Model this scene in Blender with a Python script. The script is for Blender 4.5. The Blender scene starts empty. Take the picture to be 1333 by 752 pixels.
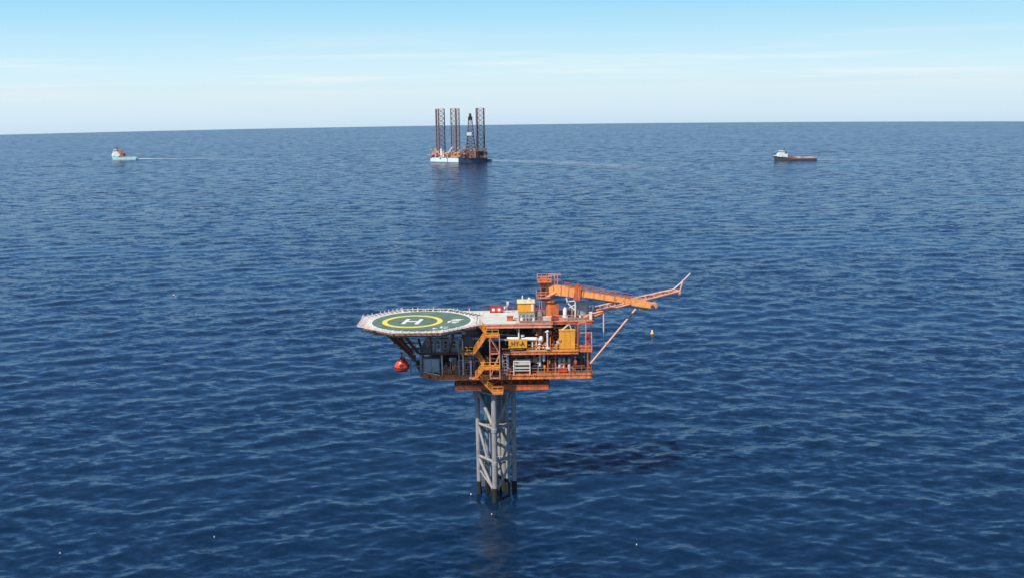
import bpy, math, random
import numpy as np
from mathutils import Vector, Matrix
random.seed(7); rng = np.random.default_rng(11)
S = bpy.context.scene
C = S.collection
R_ = math.radians

# ------------------------------------------------------------------ camera
H = 73.0            # camera (helicopter) height above the sea
RC = 150000.0       # curvature radius of the sea surface
FPX = 1450.0        # focal length in photo pixels (photo 1333 wide)
PITCH, ROLL = R_(10.165), R_(-0.75)
cam_d = bpy.data.cameras.new('camera'); cam = bpy.data.objects.new('camera', cam_d); C.objects.link(cam)
cam_d.sensor_width = 36; cam_d.lens = 36 * FPX / 1333.0
cam_d.clip_start = 1; cam_d.clip_end = 60000
r0 = Vector((1, 0, 0)); u0 = Vector((0, math.sin(PITCH), math.cos(PITCH))); fw = Vector((0, math.cos(PITCH), -math.sin(PITCH)))
rt = math.cos(ROLL) * r0 + math.sin(ROLL) * u0; up = -math.sin(ROLL) * r0 + math.cos(ROLL) * u0
M = Matrix((rt, up, -fw)).transposed().to_4x4(); M.translation = Vector((0, 0, H))
cam.matrix_world = M; S.camera = cam

# ------------------------------------------------------------------ sky, sun, exposure
SUN_EL, SUN_AZ = R_(49), R_(223)         # compass style: 0 = +Y, clockwise
w = bpy.data.worlds.new('World'); S.world = w; w.use_nodes = True
nt = w.node_tree; N = nt.nodes; L = nt.links; N.clear()
sky = N.new('ShaderNodeTexSky'); sky.sky_type = 'NISHITA'; sky.sun_disc = False
sky.sun_elevation = SUN_EL; sky.sun_rotation = SUN_AZ
sky.air_density = 1.0; sky.dust_density = 0.4; sky.ozone_density = 2.5; sky.altitude = 50
bg = N.new('ShaderNodeBackground'); bg.inputs[1].default_value = 0.105
wo = N.new('ShaderNodeOutputWorld')
tc = N.new('ShaderNodeTexCoord'); mp = N.new('ShaderNodeMapping'); mp.inputs['Scale'].default_value = (2.6, 2.6, 60)
mp.inputs['Rotation'].default_value = (0, R_(0.4), 0)
nz = N.new('ShaderNodeTexNoise'); nz.inputs['Scale'].default_value = 1.6; nz.inputs['Detail'].default_value = 7; nz.inputs['Roughness'].default_value = .6
cr = N.new('ShaderNodeValToRGB'); cr.color_ramp.elements[0].position = .5; cr.color_ramp.elements[1].position = .72
sep = N.new('ShaderNodeSeparateXYZ')
band = N.new('ShaderNodeValToRGB')                   # thin cirrus only low in the sky
e = band.color_ramp.elements; e[0].position = 0.005; e[0].color = (0, 0, 0, 1); e[1].position = .085; e[1].color = (0, 0, 0, 1)
b = e.new(.042); b.color = (1, 1, 1, 1)
mul = N.new('ShaderNodeMath'); mul.operation = 'MULTIPLY'
mul2 = N.new('ShaderNodeMath'); mul2.operation = 'MULTIPLY'; mul2.inputs[1].default_value = .75
mix = N.new('ShaderNodeMix'); mix.data_type = 'RGBA'; mix.inputs[7].default_value = (7.9, 8.15, 8.2, 1)
L.new(tc.outputs['Generated'], mp.inputs[0]); L.new(mp.outputs[0], nz.inputs[0]); L.new(nz.outputs[0], cr.inputs[0])
L.new(tc.outputs['Generated'], sep.inputs[0]); zb0 = N.new('ShaderNodeMath'); zb0.operation = 'ADD'; zb0.inputs[1].default_value = .031; L.new(sep.outputs[2], zb0.inputs[0]); L.new(zb0.outputs[0], band.inputs[0])
L.new(cr.outputs[0], mul.inputs[0]); L.new(band.outputs[0], mul.inputs[1]); L.new(mul.outputs[0], mul2.inputs[0])
L.new(mul2.outputs[0], mix.inputs[0]); 
def lin(c): return [((v / 255 + .055) / 1.055) ** 2.4 if v > 10 else v / 255 / 12.92 for v in c]
LOWSKY = 1 / (.105 * 2 ** .2)                        # bright pale air close to the horizon, under the Nishita dome
ramp = N.new('ShaderNodeValToRGB'); el = ramp.color_ramp.elements
for i, (pz, c) in enumerate(((0.0, (206, 230, 250)), (.02, (220, 242, 254)), (.05, (228, 249, 255)), (.085, (208, 241, 254)), (.15, (168, 224, 252)), (.23, (98, 166, 236)), (.42, (66, 132, 212)), (1, (46, 98, 176)))):
    k = el[i] if i < 2 else el.new(pz); k.position = pz; k.color = (*[v for v in lin(c)], 1)
zr = N.new('ShaderNodeMapRange'); zr.inputs[1].default_value = -.035; zr.inputs[2].default_value = .665; L.new(sep.outputs[2], zr.inputs[0]); L.new(zr.outputs[0], ramp.inputs[0])
lsc = N.new('ShaderNodeVectorMath'); lsc.operation = 'SCALE'; lsc.inputs['Scale'].default_value = LOWSKY; L.new(ramp.outputs[0], lsc.inputs[0])
zm = N.new('ShaderNodeMapRange'); zm.inputs[1].default_value = .12; zm.inputs[2].default_value = .6; zm.inputs[3].default_value = 1; zm.inputs[4].default_value = 0; L.new(sep.outputs[2], zm.inputs[0])
mx0 = N.new('ShaderNodeMix'); mx0.data_type = 'RGBA'; L.new(zm.outputs[0], mx0.inputs[0]); L.new(sky.outputs[0], mx0.inputs[6]); L.new(lsc.outputs[0], mx0.inputs[7]); L.new(mx0.outputs[2], mix.inputs[6]); L.new(mix.outputs[2], bg.inputs[0]); L.new(bg.outputs[0], wo.inputs[0])

sd = bpy.data.lights.new('sun', 'SUN'); sd.energy = 4.3; sd.angle = R_(.5); sd.color = (1, .95, .87)
sun = bpy.data.objects.new('sun', sd); C.objects.link(sun)
to_sun = Vector((math.sin(SUN_AZ) * math.cos(SUN_EL), math.cos(SUN_AZ) * math.cos(SUN_EL), math.sin(SUN_EL)))
sun.rotation_euler = to_sun.to_track_quat('Z', 'Y').to_euler()
vs = S.view_settings; vs.view_transform = 'Standard'; vs.look = 'None'; vs.gamma = 1; vs.exposure = 0.2; vs.use_curve_mapping = False
S.render.engine = 'CYCLES'

# ------------------------------------------------------------------ pixel <-> place helpers
def ray(x, y):
    x, y = float(x), float(y)
    return fw + (x - 666.5) / FPX * rt - (y - 376) / FPX * up
def sea_at(x, y):
    v = ray(x, y); h = math.hypot(v.x, v.y); s = -v.z / h
    disc = max(s * s - 2 * H / RC, 1e-9); r = RC * (s - math.sqrt(disc)); k = r / h
    return Vector((v.x * k, v.y * k, H + v.z * k))
def sea_z(x, y): return -(x * x + y * y) / (2 * RC)
AXIS = sea_at(645.5, 641); AXIS.z = 0                 # jacket axis at the waterline
def q(x, y, Y):                                       # photo pixel on the vertical plane at local depth Y -> platform coordinates
    v = ray(x, y); k = (AXIS.y + Y) / v.y; p = Vector((v.x * k, v.y * k, H + v.z * k)); return p - AXIS
def qx(x, y, Y): return q(x, y, Y).x
def qz(x, y, Y): return q(x, y, Y).z

# ------------------------------------------------------------------ materials
def newmat(name):
    m = bpy.data.materials.new(name); m.use_nodes = True; n = m.node_tree
    return m, n, n.nodes['Principled BSDF'], n.links
def paint(name, rgb, rough=.5, var=.25, rust=0.0, scale=1.2, metal=0.0, rustcol=(.12, .045, .02)):
    m, n, p, l = newmat(name)
    tc = n.nodes.new('ShaderNodeTexCoord'); mp = n.nodes.new('ShaderNodeMapping'); mp.inputs['Scale'].default_value = (1, 1, .35)
    nz = n.nodes.new('ShaderNodeTexNoise'); nz.inputs['Scale'].default_value = scale; nz.inputs['Detail'].default_value = 6; nz.inputs['Roughness'].default_value = .65
    mr = n.nodes.new('ShaderNodeMapRange'); mr.inputs[1].default_value = .3; mr.inputs[2].default_value = .7; mr.inputs[3].default_value = 1 - var; mr.inputs[4].default_value = 1 + var
    vm = n.nodes.new('ShaderNodeVectorMath'); vm.operation = 'SCALE'; vm.inputs[0].default_value = rgb
    l.new(tc.outputs['Object'], mp.inputs[0]); l.new(mp.outputs[0], nz.inputs[0]); l.new(nz.outputs[0], mr.inputs[0]); l.new(mr.outputs[0], vm.inputs['Scale'])
    out = vm.outputs[0]
    if rust:
        n2 = n.nodes.new('ShaderNodeTexNoise'); n2.inputs['Scale'].default_value = scale * 2.3; n2.inputs['Detail'].default_value = 8; n2.inputs['Roughness'].default_value = .75
        r2 = n.nodes.new('ShaderNodeMapRange'); r2.inputs[1].default_value = .62 - .25 * rust; r2.inputs[2].default_value = .72 - .15 * rust; r2.inputs[4].default_value = .85
        mx = n.nodes.new('ShaderNodeMix'); mx.data_type = 'RGBA'; mx.inputs[7].default_value = (*rustcol, 1)
        l.new(mp.outputs[0], n2.inputs[0]); l.new(n2.outputs[0], r2.inputs[0]); l.new(r2.outputs[0], mx.inputs[0]); l.new(out, mx.inputs[6]); out = mx.outputs[2]
    l.new(out, p.inputs['Base Color']); p.inputs['Roughness'].default_value = rough; p.inputs['Metallic'].default_value = metal
    return m
ORANGE = paint('orange_paint', (.74, .22, .06), .5, .32, .5)
DKORANGE = paint('red_orange_paint', (.58, .135, .04), .5, .3, .5)
SALMON = paint('faded_salmon_paint', (.72, .30, .19), .55, .2, .3)
YELLOW = paint('yellow_paint', (.82, .37, .04), .45, .15, .25)
BOOMY = paint('boom_yellow_orange_paint', (.84, .33, .095), .5, .2, .3)
WHITE = paint('white_paint', (.78, .77, .72), .5, .08, .1)
DECKW = paint('deck_white', (.62, .61, .54), .75, .2, .45, .35, rustcol=(.42, .36, .27))
GREEN = paint('deck_green', (.105, .175, .125), .85, .35, .5, .45, rustcol=(.11, .16, .12))
RING = paint('ring_yellow', (.80, .66, .10), .7, .12, .1)
GREY = paint('grey_steel', (.36, .36, .35), .55, .25, .3)
JACK = paint('jacket_grey', (.32, .305, .29), .6, .25, .4, .6, rustcol=(.18, .12, .08))
GROWTH = paint('marine_growth', (.018, .02, .016), .9, .4)
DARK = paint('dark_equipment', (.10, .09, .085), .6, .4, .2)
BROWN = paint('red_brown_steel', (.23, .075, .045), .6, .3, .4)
CONT = paint('container_grey', (.50, .52, .51), .5, .12, .2)
RED = paint('red_paint', (.55, .045, .03), .4, .2, .2)
CAPS = paint('capsule_red', (.68, .06, .025), .35, .2, .15)
MAROON = paint('maroon_paint', (.22, .03, .04), .5, .2, .2)
GRATE = paint('grating_steel', (.16, .13, .11), .7, .35, .3)
TANK = paint('galvanised_tank', (.42, .44, .46), .38, .12, .1, metal=.35)
BLUEG = paint('blue_grey_paint', (.22, .28, .36), .5, .2, .2)
TEAL = paint('teal_paint', (.06, .22, .22), .5, .2, .2)
BLACK = paint('black_paint', (.02, .02, .02), .5, .2)
NET = paint('net_green', (.05, .13, .08), .8, .3)
PINKN = paint('net_frame_paint', (.66, .56, .52), .6, .15)
GLASS = paint('window_glass', (.02, .03, .04), .1, .1)
RIGLIT = paint('rig_hull_white_sunlit', (.70, .82, .80), .5, .08, .15, .1)  # white of the left hull face, brightened as if sunlit
RIGSHADE = paint('rig_hull_teal_shaded', (.07, .11, .15), .5, .15, .3, .1)  # hull tone darkened for its shaded side, also on small fittings
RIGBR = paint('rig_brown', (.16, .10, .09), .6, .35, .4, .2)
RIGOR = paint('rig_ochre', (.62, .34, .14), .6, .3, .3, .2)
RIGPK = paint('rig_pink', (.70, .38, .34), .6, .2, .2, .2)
LEGD = paint('rig_leg_steel', (.10, .075, .085), .6, .25, .3, .2)
LEGR = paint('rig_leg_bracing', (.34, .16, .15), .6, .2, .3, .2)
SHIPBL = paint('ship_turquoise', (.45, .80, .78), .4, .1, .1, .2)
SHIPDK = paint('ship_dark_hull', (.06, .085, .095), .4, .2, .2, .2)
SHIPBR = paint('ship_deck_brown', (.30, .13, .09), .6, .3, .4, .3)
SHIPOR = paint('ship_orange', (.55, .20, .08), .5, .2, .2, .3)
CARGO = paint('ship_cargo_pink', (.62, .42, .36), .6, .2, .2, .3)

def wave_slope(n, l, wl, amp):
    """random surface slopes of ripples about wl metres long, as a vector"""
    tc = n.new('ShaderNodeTexCoord'); mp = n.new('ShaderNodeMapping')
    mp.inputs['Rotation'].default_value = (0, 0, R_(12)); mp.inputs['Scale'].default_value = (.6 / wl, 1.0 / wl, 1.0 / wl)
    nz = n.new('ShaderNodeTexNoise'); nz.inputs['Scale'].default_value = 1; nz.inputs['Detail'].default_value = 5; nz.inputs['Roughness'].default_value = .62; nz.inputs['Distortion'].default_value = .4
    sb = n.new('ShaderNodeVectorMath'); sb.operation = 'SUBTRACT'; sb.inputs[1].default_value = (.5, .5, .5)
    ml = n.new('ShaderNodeVectorMath'); ml.operation = 'MULTIPLY'; ml.inputs[1].default_value = (amp * .7, amp, 0)
    l.new(tc.outputs['Object'], mp.inputs[0]); l.new(mp.outputs[0], nz.inputs[0]); l.new(nz.outputs['Color'], sb.inputs[0]); l.new(sb.outputs[0], ml.inputs[0])
    return ml.outputs[0]
def water_material():
    m, t, p, l = newmat('sea_water'); n = t.nodes
    p.inputs['Base Color'].default_value = (.0030, .0185, .049, 1); p.inputs['Roughness'].default_value = .2; p.inputs['Specular IOR Level'].default_value = .58; p.inputs['Specular Tint'].default_value = (.5, .76, 1, 1); p.inputs['IOR'].default_value = 1.333
    a = wave_slope(n, l, 1.6, .72); b = wave_slope(n, l, 7.0, 1.0)
    tc = n.new('ShaderNodeTexCoord'); sc = n.new('ShaderNodeVectorMath'); sc.operation = 'LENGTH'; l.new(tc.outputs['Object'], sc.inputs[0])
    mr = n.new('ShaderNodeMapRange'); mr.inputs[1].default_value = 180; mr.inputs[2].default_value = 900; mr.inputs[3].default_value = .18; mr.inputs[4].default_value = 1.1
    l.new(sc.outputs['Value'], mr.inputs[0])
    bs = n.new('ShaderNodeVectorMath'); bs.operation = 'SCALE'; l.new(b, bs.inputs[0]); l.new(mr.outputs[0], bs.inputs['Scale'])
    ad = n.new('ShaderNodeVectorMath'); ad.operation = 'ADD'; l.new(a, ad.inputs[0]); l.new(bs.outputs[0], ad.inputs[1])
    # wind patches: ripples stronger or weaker over tens of metres
    mp = n.new('ShaderNodeMapping'); mp.inputs['Scale'].default_value = (.006, .016, .01); mp.inputs['Rotation'].default_value = (0, 0, R_(8)); l.new(tc.outputs['Object'], mp.inputs[0])
    nz = n.new('ShaderNodeTexNoise'); nz.inputs['Scale'].default_value = 1; nz.inputs['Detail'].default_value = 4; l.new(mp.outputs[0], nz.inputs[0])
    wr = n.new('ShaderNodeMapRange'); wr.inputs[1].default_value = .3; wr.inputs[2].default_value = .7; wr.inputs[3].default_value = .4; wr.inputs[4].default_value = 1.55; l.new(nz.outputs[0], wr.inputs[0])
    pt = n.new('ShaderNodeVectorMath'); pt.operation = 'SCALE'; l.new(ad.outputs[0], pt.inputs[0]); l.new(wr.outputs[0], pt.inputs['Scale'])
    g = n.new('ShaderNodeNewGeometry'); a2 = n.new('ShaderNodeVectorMath'); a2.operation = 'ADD'; l.new(g.outputs['Normal'], a2.inputs[0]); l.new(pt.outputs[0], a2.inputs[1])
    nm = n.new('ShaderNodeVectorMath'); nm.operation = 'NORMALIZE'; l.new(a2.outputs[0], nm.inputs[0]); l.new(nm.outputs[0], p.inputs['Normal'])
    return m
def foam_material(dens=.5):
    m, t, p, l = newmat('sea_foam'); n = t.nodes
    p.inputs['Base Color'].default_value = (.75, .8, .85, 1); p.inputs['Roughness'].default_value = .8
    tc = n.new('ShaderNodeTexCoord'); mp = n.new('ShaderNodeMapping'); mp.inputs['Scale'].default_value = (.06, .16, .1); l.new(tc.outputs['Object'], mp.inputs[0])
    nz = n.new('ShaderNodeTexNoise'); nz.inputs['Scale'].default_value = 1; nz.inputs['Detail'].default_value = 6; l.new(mp.outputs[0], nz.inputs[0])
    at = n.new('ShaderNodeAttribute'); at.attribute_name = 'strength'
    mr = n.new('ShaderNodeMapRange'); mr.inputs[1].default_value = .2; mr.inputs[2].default_value = .6; l.new(nz.outputs[0], mr.inputs[0])
    mu = n.new('ShaderNodeMath'); mu.operation = 'MULTIPLY'; l.new(mr.outputs[0], mu.inputs[0]); l.new(at.outputs['Fac'], mu.inputs[1])
    l.new(mu.outputs[0], p.inputs['Alpha'])
    return m
FOAM = foam_material()

# ------------------------------------------------------------------ mesh helpers
ORIG = {}
FR = [Vector(AXIS)]                                    # frame the builder coordinates are given in
class MB:
    def __init__(s): s.v = []; s.f = []
    def add(s, vs, fs):
        k = len(s.v); s.v += [Vector(a) for a in vs]; s.f += [tuple(i + k for i in f) for f in fs]; return s
    def box(s, a, b):
        x0, y0, z0 = [min(i, j) for i, j in zip(a, b)]; x1, y1, z1 = [max(i, j) for i, j in zip(a, b)]
        return s.add([(x0, y0, z0), (x1, y0, z0), (x1, y1, z0), (x0, y1, z0), (x0, y0, z1), (x1, y0, z1), (x1, y1, z1), (x0, y1, z1)],
                     [(3, 2, 1, 0), (4, 5, 6, 7), (0, 1, 5, 4), (1, 2, 6, 5), (2, 3, 7, 6), (3, 0, 4, 7)])
    def tube(s, p, q_, r, n=8, r2=None):
        p = Vector(p); q_ = Vector(q_); d = q_ - p
        if d.length < 1e-5: return s
        d.normalize(); a = d.cross(Vector((0, 0, 1)) if abs(d.z) < .95 else Vector((1, 0, 0))).normalized(); b = d.cross(a)
        r2 = r if r2 is None else r2; vs = []
        for c, rr in ((p, r), (q_, r2)):
            for i in range(n):
                t = 2 * math.pi * (i + .5) / n; vs.append(c + a * math.cos(t) * rr + b * math.sin(t) * rr)
        fs = [(i, i + n, (i + 1) % n + n, (i + 1) % n) for i in range(n)] + [tuple(range(n)), tuple(reversed(range(n, 2 * n)))]
        return s.add(vs, fs)
    def beam(s, p, q_, wd, ht, ht2=None, wd2=None):
        """rectangular bar, ht measured upwards-ish"""
        p = Vector(p); q_ = Vector(q_); d = (q_ - p).normalized(); upv = Vector((0, 0, 1)) if abs(d.z) < .97 else Vector((0, 1, 0))
        a = d.cross(upv).normalized(); b = a.cross(d); ht2 = ht if ht2 is None else ht2; wd2 = wd if wd2 is None else wd2; vs = []
        for c, h_, w_ in ((p, ht, wd), (q_, ht2, wd2)):
            for i, j in ((-1, -1), (1, -1), (1, 1), (-1, 1)): vs.append(c + a * i * w_ / 2 + b * j * h_ / 2)
        return s.add(vs, [(3, 2, 1, 0), (4, 5, 6, 7), (0, 1, 5, 4), (1, 2, 6, 5), (2, 3, 7, 6), (3, 0, 4, 7)])
    def prism(s, poly, z0, z1):
        n = len(poly); vs = [(x, y, z0) for x, y in poly] + [(x, y, z1) for x, y in poly]
        return s.add(vs, [tuple(reversed(range(n))), tuple(range(n, 2 * n))] + [(i, (i + 1) % n, (i + 1) % n + n, i + n) for i in range(n)])
    def lathe(s, c, prof, n=20, axis='z'):
        c = Vector(c); vs = []
        for r, z in prof:
            for i in range(n):
                t = 2 * math.pi * i / n; u, v_ = math.cos(t) * r, math.sin(t) * r
                vs.append(c + (Vector((u, v_, z)) if axis == 'z' else Vector((z, u, v_)) if axis == 'x' else Vector((v_, z, u))))
        fs = []
        for k in range(len(prof) - 1):
            for i in range(n):
                fs.append((k * n + i, k * n + (i + 1) % n, (k + 1) * n + (i + 1) % n, (k + 1) * n + i))
        fs += [tuple(reversed(range(n))), tuple(range((len(prof) - 1) * n, len(prof) * n))]
        return s.add(vs, fs)
    def ring(s, c, r1, r2, z, n=64, th=.01):
        vs = []; 
        for r in (r1, r2):
            for zz in (z, z + th):
                for i in range(n):
                    t = 2 * math.pi * i / n; vs.append((c[0] + math.cos(t) * r, c[1] + math.sin(t) * r, zz))
        f = []
        for i in range(n):
            j = (i + 1) % n
            f += [(n + i, 3 * n + i, 3 * n + j, n + j), (2 * n + i, 2 * n + j, 3 * n + j, 3 * n + i), (i, n + i, n + j, j), (i, j, 2 * n + j, 2 * n + i)]
        return s.add(vs, f)
    def disc(s, c, r, z0, z1, n=64): return s.prism([(c[0] + math.cos(2 * math.pi * i / n) * r, c[1] + math.sin(2 * math.pi * i / n) * r) for i in range(n)], z0, z1)
    def rail(s, pts, h=1.1, sp=1.6, r=.035):
        pts = [Vector(p) for p in pts]
        for a, b in zip(pts, pts[1:]):
            for k in (1, .52): s.tube(a + Vector((0, 0, h * k)), b + Vector((0, 0, h * k)), r, 5)
            s.beam(a + Vector((0, 0, .1)), b + Vector((0, 0, .1)), .03, .16)
            n = max(1, round((b - a).length / sp))
            for i in range(n + 1):
                p = a.lerp(b, i / n); s.tube(p, p + Vector((0, 0, h)), r, 5)
        return s
    def build(s, name, mat, parent=None, smooth=False, label=None):
        base = ORIG[parent.name] if parent is not None else None
        if base is None:
            vs = [v + FR[0] for v in s.v]; lo = Vector((min(v.x for v in vs), min(v.y for v in vs), min(v.z for v in vs))); hi = Vector((max(v.x for v in vs), max(v.y for v in vs), 0))
            base = Vector(((lo.x + hi.x) / 2, (lo.y + hi.y) / 2, lo.z)); loc = base
        else: loc = None
        me = bpy.data.meshes.new(name); me.from_pydata([tuple(v + FR[0] - base) for v in s.v], [], s.f); me.update()
        me.materials.append(mat); o = bpy.data.objects.new(name, me); C.objects.link(o)
        if smooth: me.shade_smooth(); me.set_sharp_from_angle(angle=R_(40))
        if loc is not None: o.location = loc
        else: o.parent = parent
        ORIG[o.name] = base
        if label: o['label'] = label
        return o
def thing(name, loc, label, cat, group=None):
    o = bpy.data.objects.new(name, None); C.objects.link(o); o.empty_display_size = 1
    o.location = Vector(loc) + FR[0]; ORIG[o.name] = Vector(o.location); tag(o, label, cat, group); return o
def tag(o, label, cat, group=None):
    o['label'] = label; o['category'] = cat
    if group: o['group'] = group
    return o
def V(*a): return Vector(a)
def Q(x, y, Y): return q(x, y, Y)

# ------------------------------------------------------------------ the sea
def build_sea():
    # polar sheet about the camera's foot, fine inside the view, coarse elsewhere
    r = [3, 12, 30, 55, 80, 100, 115]
    while r[-1] < 7200:
        x = r[-1]; r.append(x + max(.22, .27 * (x / 150) ** 1.55))
        if len(r) > 3000: break
    r = np.array(r); nr = len(r)
    fine = np.radians(np.linspace(-30, 30, 1150)); rest = np.radians(np.linspace(30, 330, 61)[1:-1])
    th = np.concatenate([fine, rest]); nt_ = len(th)
    RR, TT = np.meshgrid(r, th, indexing='ij'); X = RR * np.sin(TT); Y = RR * np.cos(TT)
    dr = np.gradient(r)
    Z = np.zeros_like(X); DX = np.zeros_like(X); DY = np.zeros_like(X)
    nf = len(fine)
    n = 105
    lam = np.exp(rng.uniform(np.log(1.5), np.log(18), n)); k = 2 * np.pi / lam
    spread = np.where(lam > 14, 24, 46); ang = np.radians(-90 + 12 + rng.normal(0, 1, n) * spread)
    ph = rng.uniform(0, 2 * np.pi, n); slope = .104 * math.sqrt(2 / n) * np.where(lam > 16, .6, 1.0) * np.where(lam < 4, .85, 1)
    xf = X[:, :nf]; yf = Y[:, :nf]
    for i in range(n):
        fade = np.clip((lam[i] / dr - 3.0) / 4.0, 0, 1)
        rows = np.nonzero(fade > 0)[0]
        if not len(rows): continue
        e = rows[-1] + 1; a = slope[i] / k[i]
        P_ = k[i] * (xf[:e] * math.cos(ang[i]) + yf[:e] * math.sin(ang[i])) + ph[i]
        f = fade[:e, None] * a; c = np.cos(P_); s_ = np.sin(P_)
        Z[:e, :nf] += f * c; DX[:e, :nf] -= .8 * f * s_ * math.cos(ang[i]); DY[:e, :nf] -= .8 * f * s_ * math.sin(ang[i])
    edge = np.clip((np.radians(30) - np.abs(fine)) / np.radians(1.5), 0, 1)[None, :]; near = np.clip((r - 85) / 30, 0, 1)[:, None]
    for A in (Z, DX, DY): A[:, :nf] *= edge * near
    X += DX; Y += DY; Z -= RR ** 2 / (2 * RC)
    co = np.stack([X, Y, Z], -1).reshape(-1, 3)
    co = np.vstack([co, [[0, 0, 0]]])
    i, j = np.meshgrid(np.arange(nr - 1), np.arange(nt_), indexing='ij'); j2 = (j + 1) % nt_
    quads = np.stack([i * nt_ + j, i * nt_ + j2, (i + 1) * nt_ + j2, (i + 1) * nt_ + j], -1).reshape(-1, 4)[:, ::-1]
    tris = np.array([[nr * nt_, (a + 1) % nt_, a] for a in range(nt_)])
    me = bpy.data.meshes.new('sea')
    me.vertices.add(len(co)); me.vertices.foreach_set('co', co.astype(np.float32).ravel())
    me.loops.add(quads.size + tris.size); me.loops.foreach_set('vertex_index', np.concatenate([quads.ravel(), tris.ravel()]).astype(np.int32))
    me.polygons.add(len(quads) + len(tris)); st = np.concatenate([np.arange(len(quads)) * 4, quads.size + np.arange(len(tris)) * 3])
    me.polygons.foreach_set('loop_start', st.astype(np.int32)); me.update(calc_edges=True)
    me.shade_smooth(); me.materials.append(water_material())
    o = bpy.data.objects.new('sea', me); C.objects.link(o); o['kind'] = 'structure'
    print('sea verts', len(co), 'hs', 4 * Z[200:400, :nf].std())
build_sea()

def ribbon(name, pts, widths, strengths, lift=.9):
    """foam trail on the water: photo pixels along its middle, width in metres"""
    P = [sea_at(*p) for p in pts]; P2 = []; W2 = []; S2 = []
    for a in range(len(P) - 1):
        for t in range(24):
            f = t / 24; P2.append(P[a].lerp(P[a + 1], f)); W2.append(widths[a] * (1 - f) + widths[a + 1] * f); S2.append(strengths[a] * (1 - f) + strengths[a + 1] * f)
    P2.append(P[-1]); W2.append(widths[-1]); S2.append(strengths[-1])
    vs, fs, st = [], [], []
    for i, p in enumerate(P2):
        d = (P2[min(i + 1, len(P2) - 1)] - P2[max(i - 1, 0)]); d.z = 0; d.normalize(); n = V(-d.y, d.x, 0)
        for u in (-1, -.5, 0, .5, 1):
            c = p + n * u * W2[i] / 2 + n * random.uniform(-.04, .04) * W2[i]; c.z = sea_z(c.x, c.y) + lift; vs.append(c); st.append(S2[i] * (1 - u * u))
    for i in range(len(P2) - 1):
        for j in range(4): k = i * 5 + j; fs.append((k, k + 1, k + 6, k + 5))
    me = bpy.data.meshes.new(name); me.from_pydata([tuple(v) for v in vs], [], fs); me.update()
    at = me.attributes.new('strength', 'FLOAT', 'POINT'); at.data.foreach_set('value', st)
    me.materials.append(FOAM); o = bpy.data.objects.new(name, me); C.objects.link(o); o['kind'] = 'stuff'
    tag(o, 'pale foam wake trailing on the blue sea', 'wake'); return o
ribbon('wake', [(181, 207.6), (200, 207.8), (260, 208), (340, 208.6), (450, 210)], [10, 14, 16, 16, 12], [2.6, .6, .3, .24, .0])['label'] = 'long pale wake behind the turquoise and white tug at left'
ribbon('wake', [(636, 210.2), (665, 210.5), (730, 213), (800, 218), (900, 224)], [18, 34, 55, 70, 60], [.45, .22, .17, .13, .0])['label'] = 'broad pale wake spreading to the right of the drilling rig'
ribbon('wake', [(1060, 208.6), (1085, 209), (1110, 209.4), (1160, 210)], [10, 12, 12, 12], [1.3, .4, .2, .0])['label'] = 'pale wake behind the dark hulled supply ship at right'
mb = MB(); FR[0] = V(0, 0, 0)
for (x, y, s) in ((226, 385, .4), (279, 701, .13), (78, 722, .13), (613, 645, .12), (640, 671, .1), (829, 711, .1), (229, 387, .2)):
    p = sea_at(x, y)
    for k in range(5):
        c = p + V(random.uniform(-1, 1) * s, random.uniform(-1, 1) * s * 1.2, .25); rr = s * random.uniform(.25, .6)
        mb.lathe(c, [(rr * .5, 0), (rr, .1), (rr * .7, .22), (.02, .28)], 7)
fo = mb.build('foam', WHITE); fo['kind'] = 'stuff'; tag(fo, 'tiny white flecks of foam on the open water', 'foam')

# ================================================================== PLATFORM
FR[0] = Vector(AXIS)
F = -5.0                                              # front plane of the decks
ZU, ZM, ZL, ZS = qz(675, 421.5, F), qz(700, 456.5, F), qz(700, 487, F), qz(650, 503.5, -4)
BK = 7.5
print('levels', ZU, ZM, ZL, ZS)
plat = thing('offshore_platform', (0, 0, 0), 'orange unmanned gas platform on a slim grey jacket in the foreground sea', 'oil platform')
def part(mb, name, mat, parent=plat, **k): return mb.build(name, mat, parent, **k)

# --- jacket
LEGS = {}
zt = ZS - .6
spec = {'front': ((642.8, -3.9), (644.6, -3.9), .45), 'left': ((621.3, 0), (624.3, 0), .38), 'right': ((668.3, 0), (669.8, 0), .38), 'back': ((650, 3.9), (651, 3.9), .34)}
for nm, ((xt, yt), (xb, yb), r) in spec.items():
    r *= 1.1
    t = V(qx(xt, 515, yt), yt, zt); b_ = V(qx(xb, 640, yb), yb, 0); d = (b_ - t) / (t.z - b_.z); bot = b_ + d * 9
    LEGS[nm] = (t, b_)
    lg = part(MB().tube(t, b_ + (t - b_) * (2.3 / zt), r, 14), 'jacket_leg', JACK, smooth=True)
    part(MB().tube(b_ + (t - b_) * (2.3 / zt), bot, r + .06, 14), 'marine_growth', GROWTH, lg, smooth=True)
    if nm in ('left', 'right'):
        o = -.52 if nm == 'left' else -.5
        part(MB().tube(t + V(o, 0, .4), t + V(o, 0, -2.5), .30, 12).tube(t + V(o, 0, -2.5), t + V(0, 0, -2.9), .30, 12, .2), 'leg_sleeve', JACK, lg, smooth=True, label='pale upper sleeve beside the leg')
def on(nm, z): t, b_ = LEGS[nm]; return b_.lerp(t, z / zt)
def zleg(y, Y): return qz(644, y, Y)
zA = zleg(560, -3.9); zB = zleg(603, -3.9); zT = zt - .9
for ring_z, r in ((zT, .28), (zA + .3, .24), (zB + .3, .27)):
    for a, b_ in (('front', 'left'), ('front', 'right'), ('back', 'left'), ('back', 'right')):
        part(MB().tube(on(a, ring_z), on(b_, ring_z), r, 8), 'horizontal_brace', JACK, smooth=True)
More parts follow.
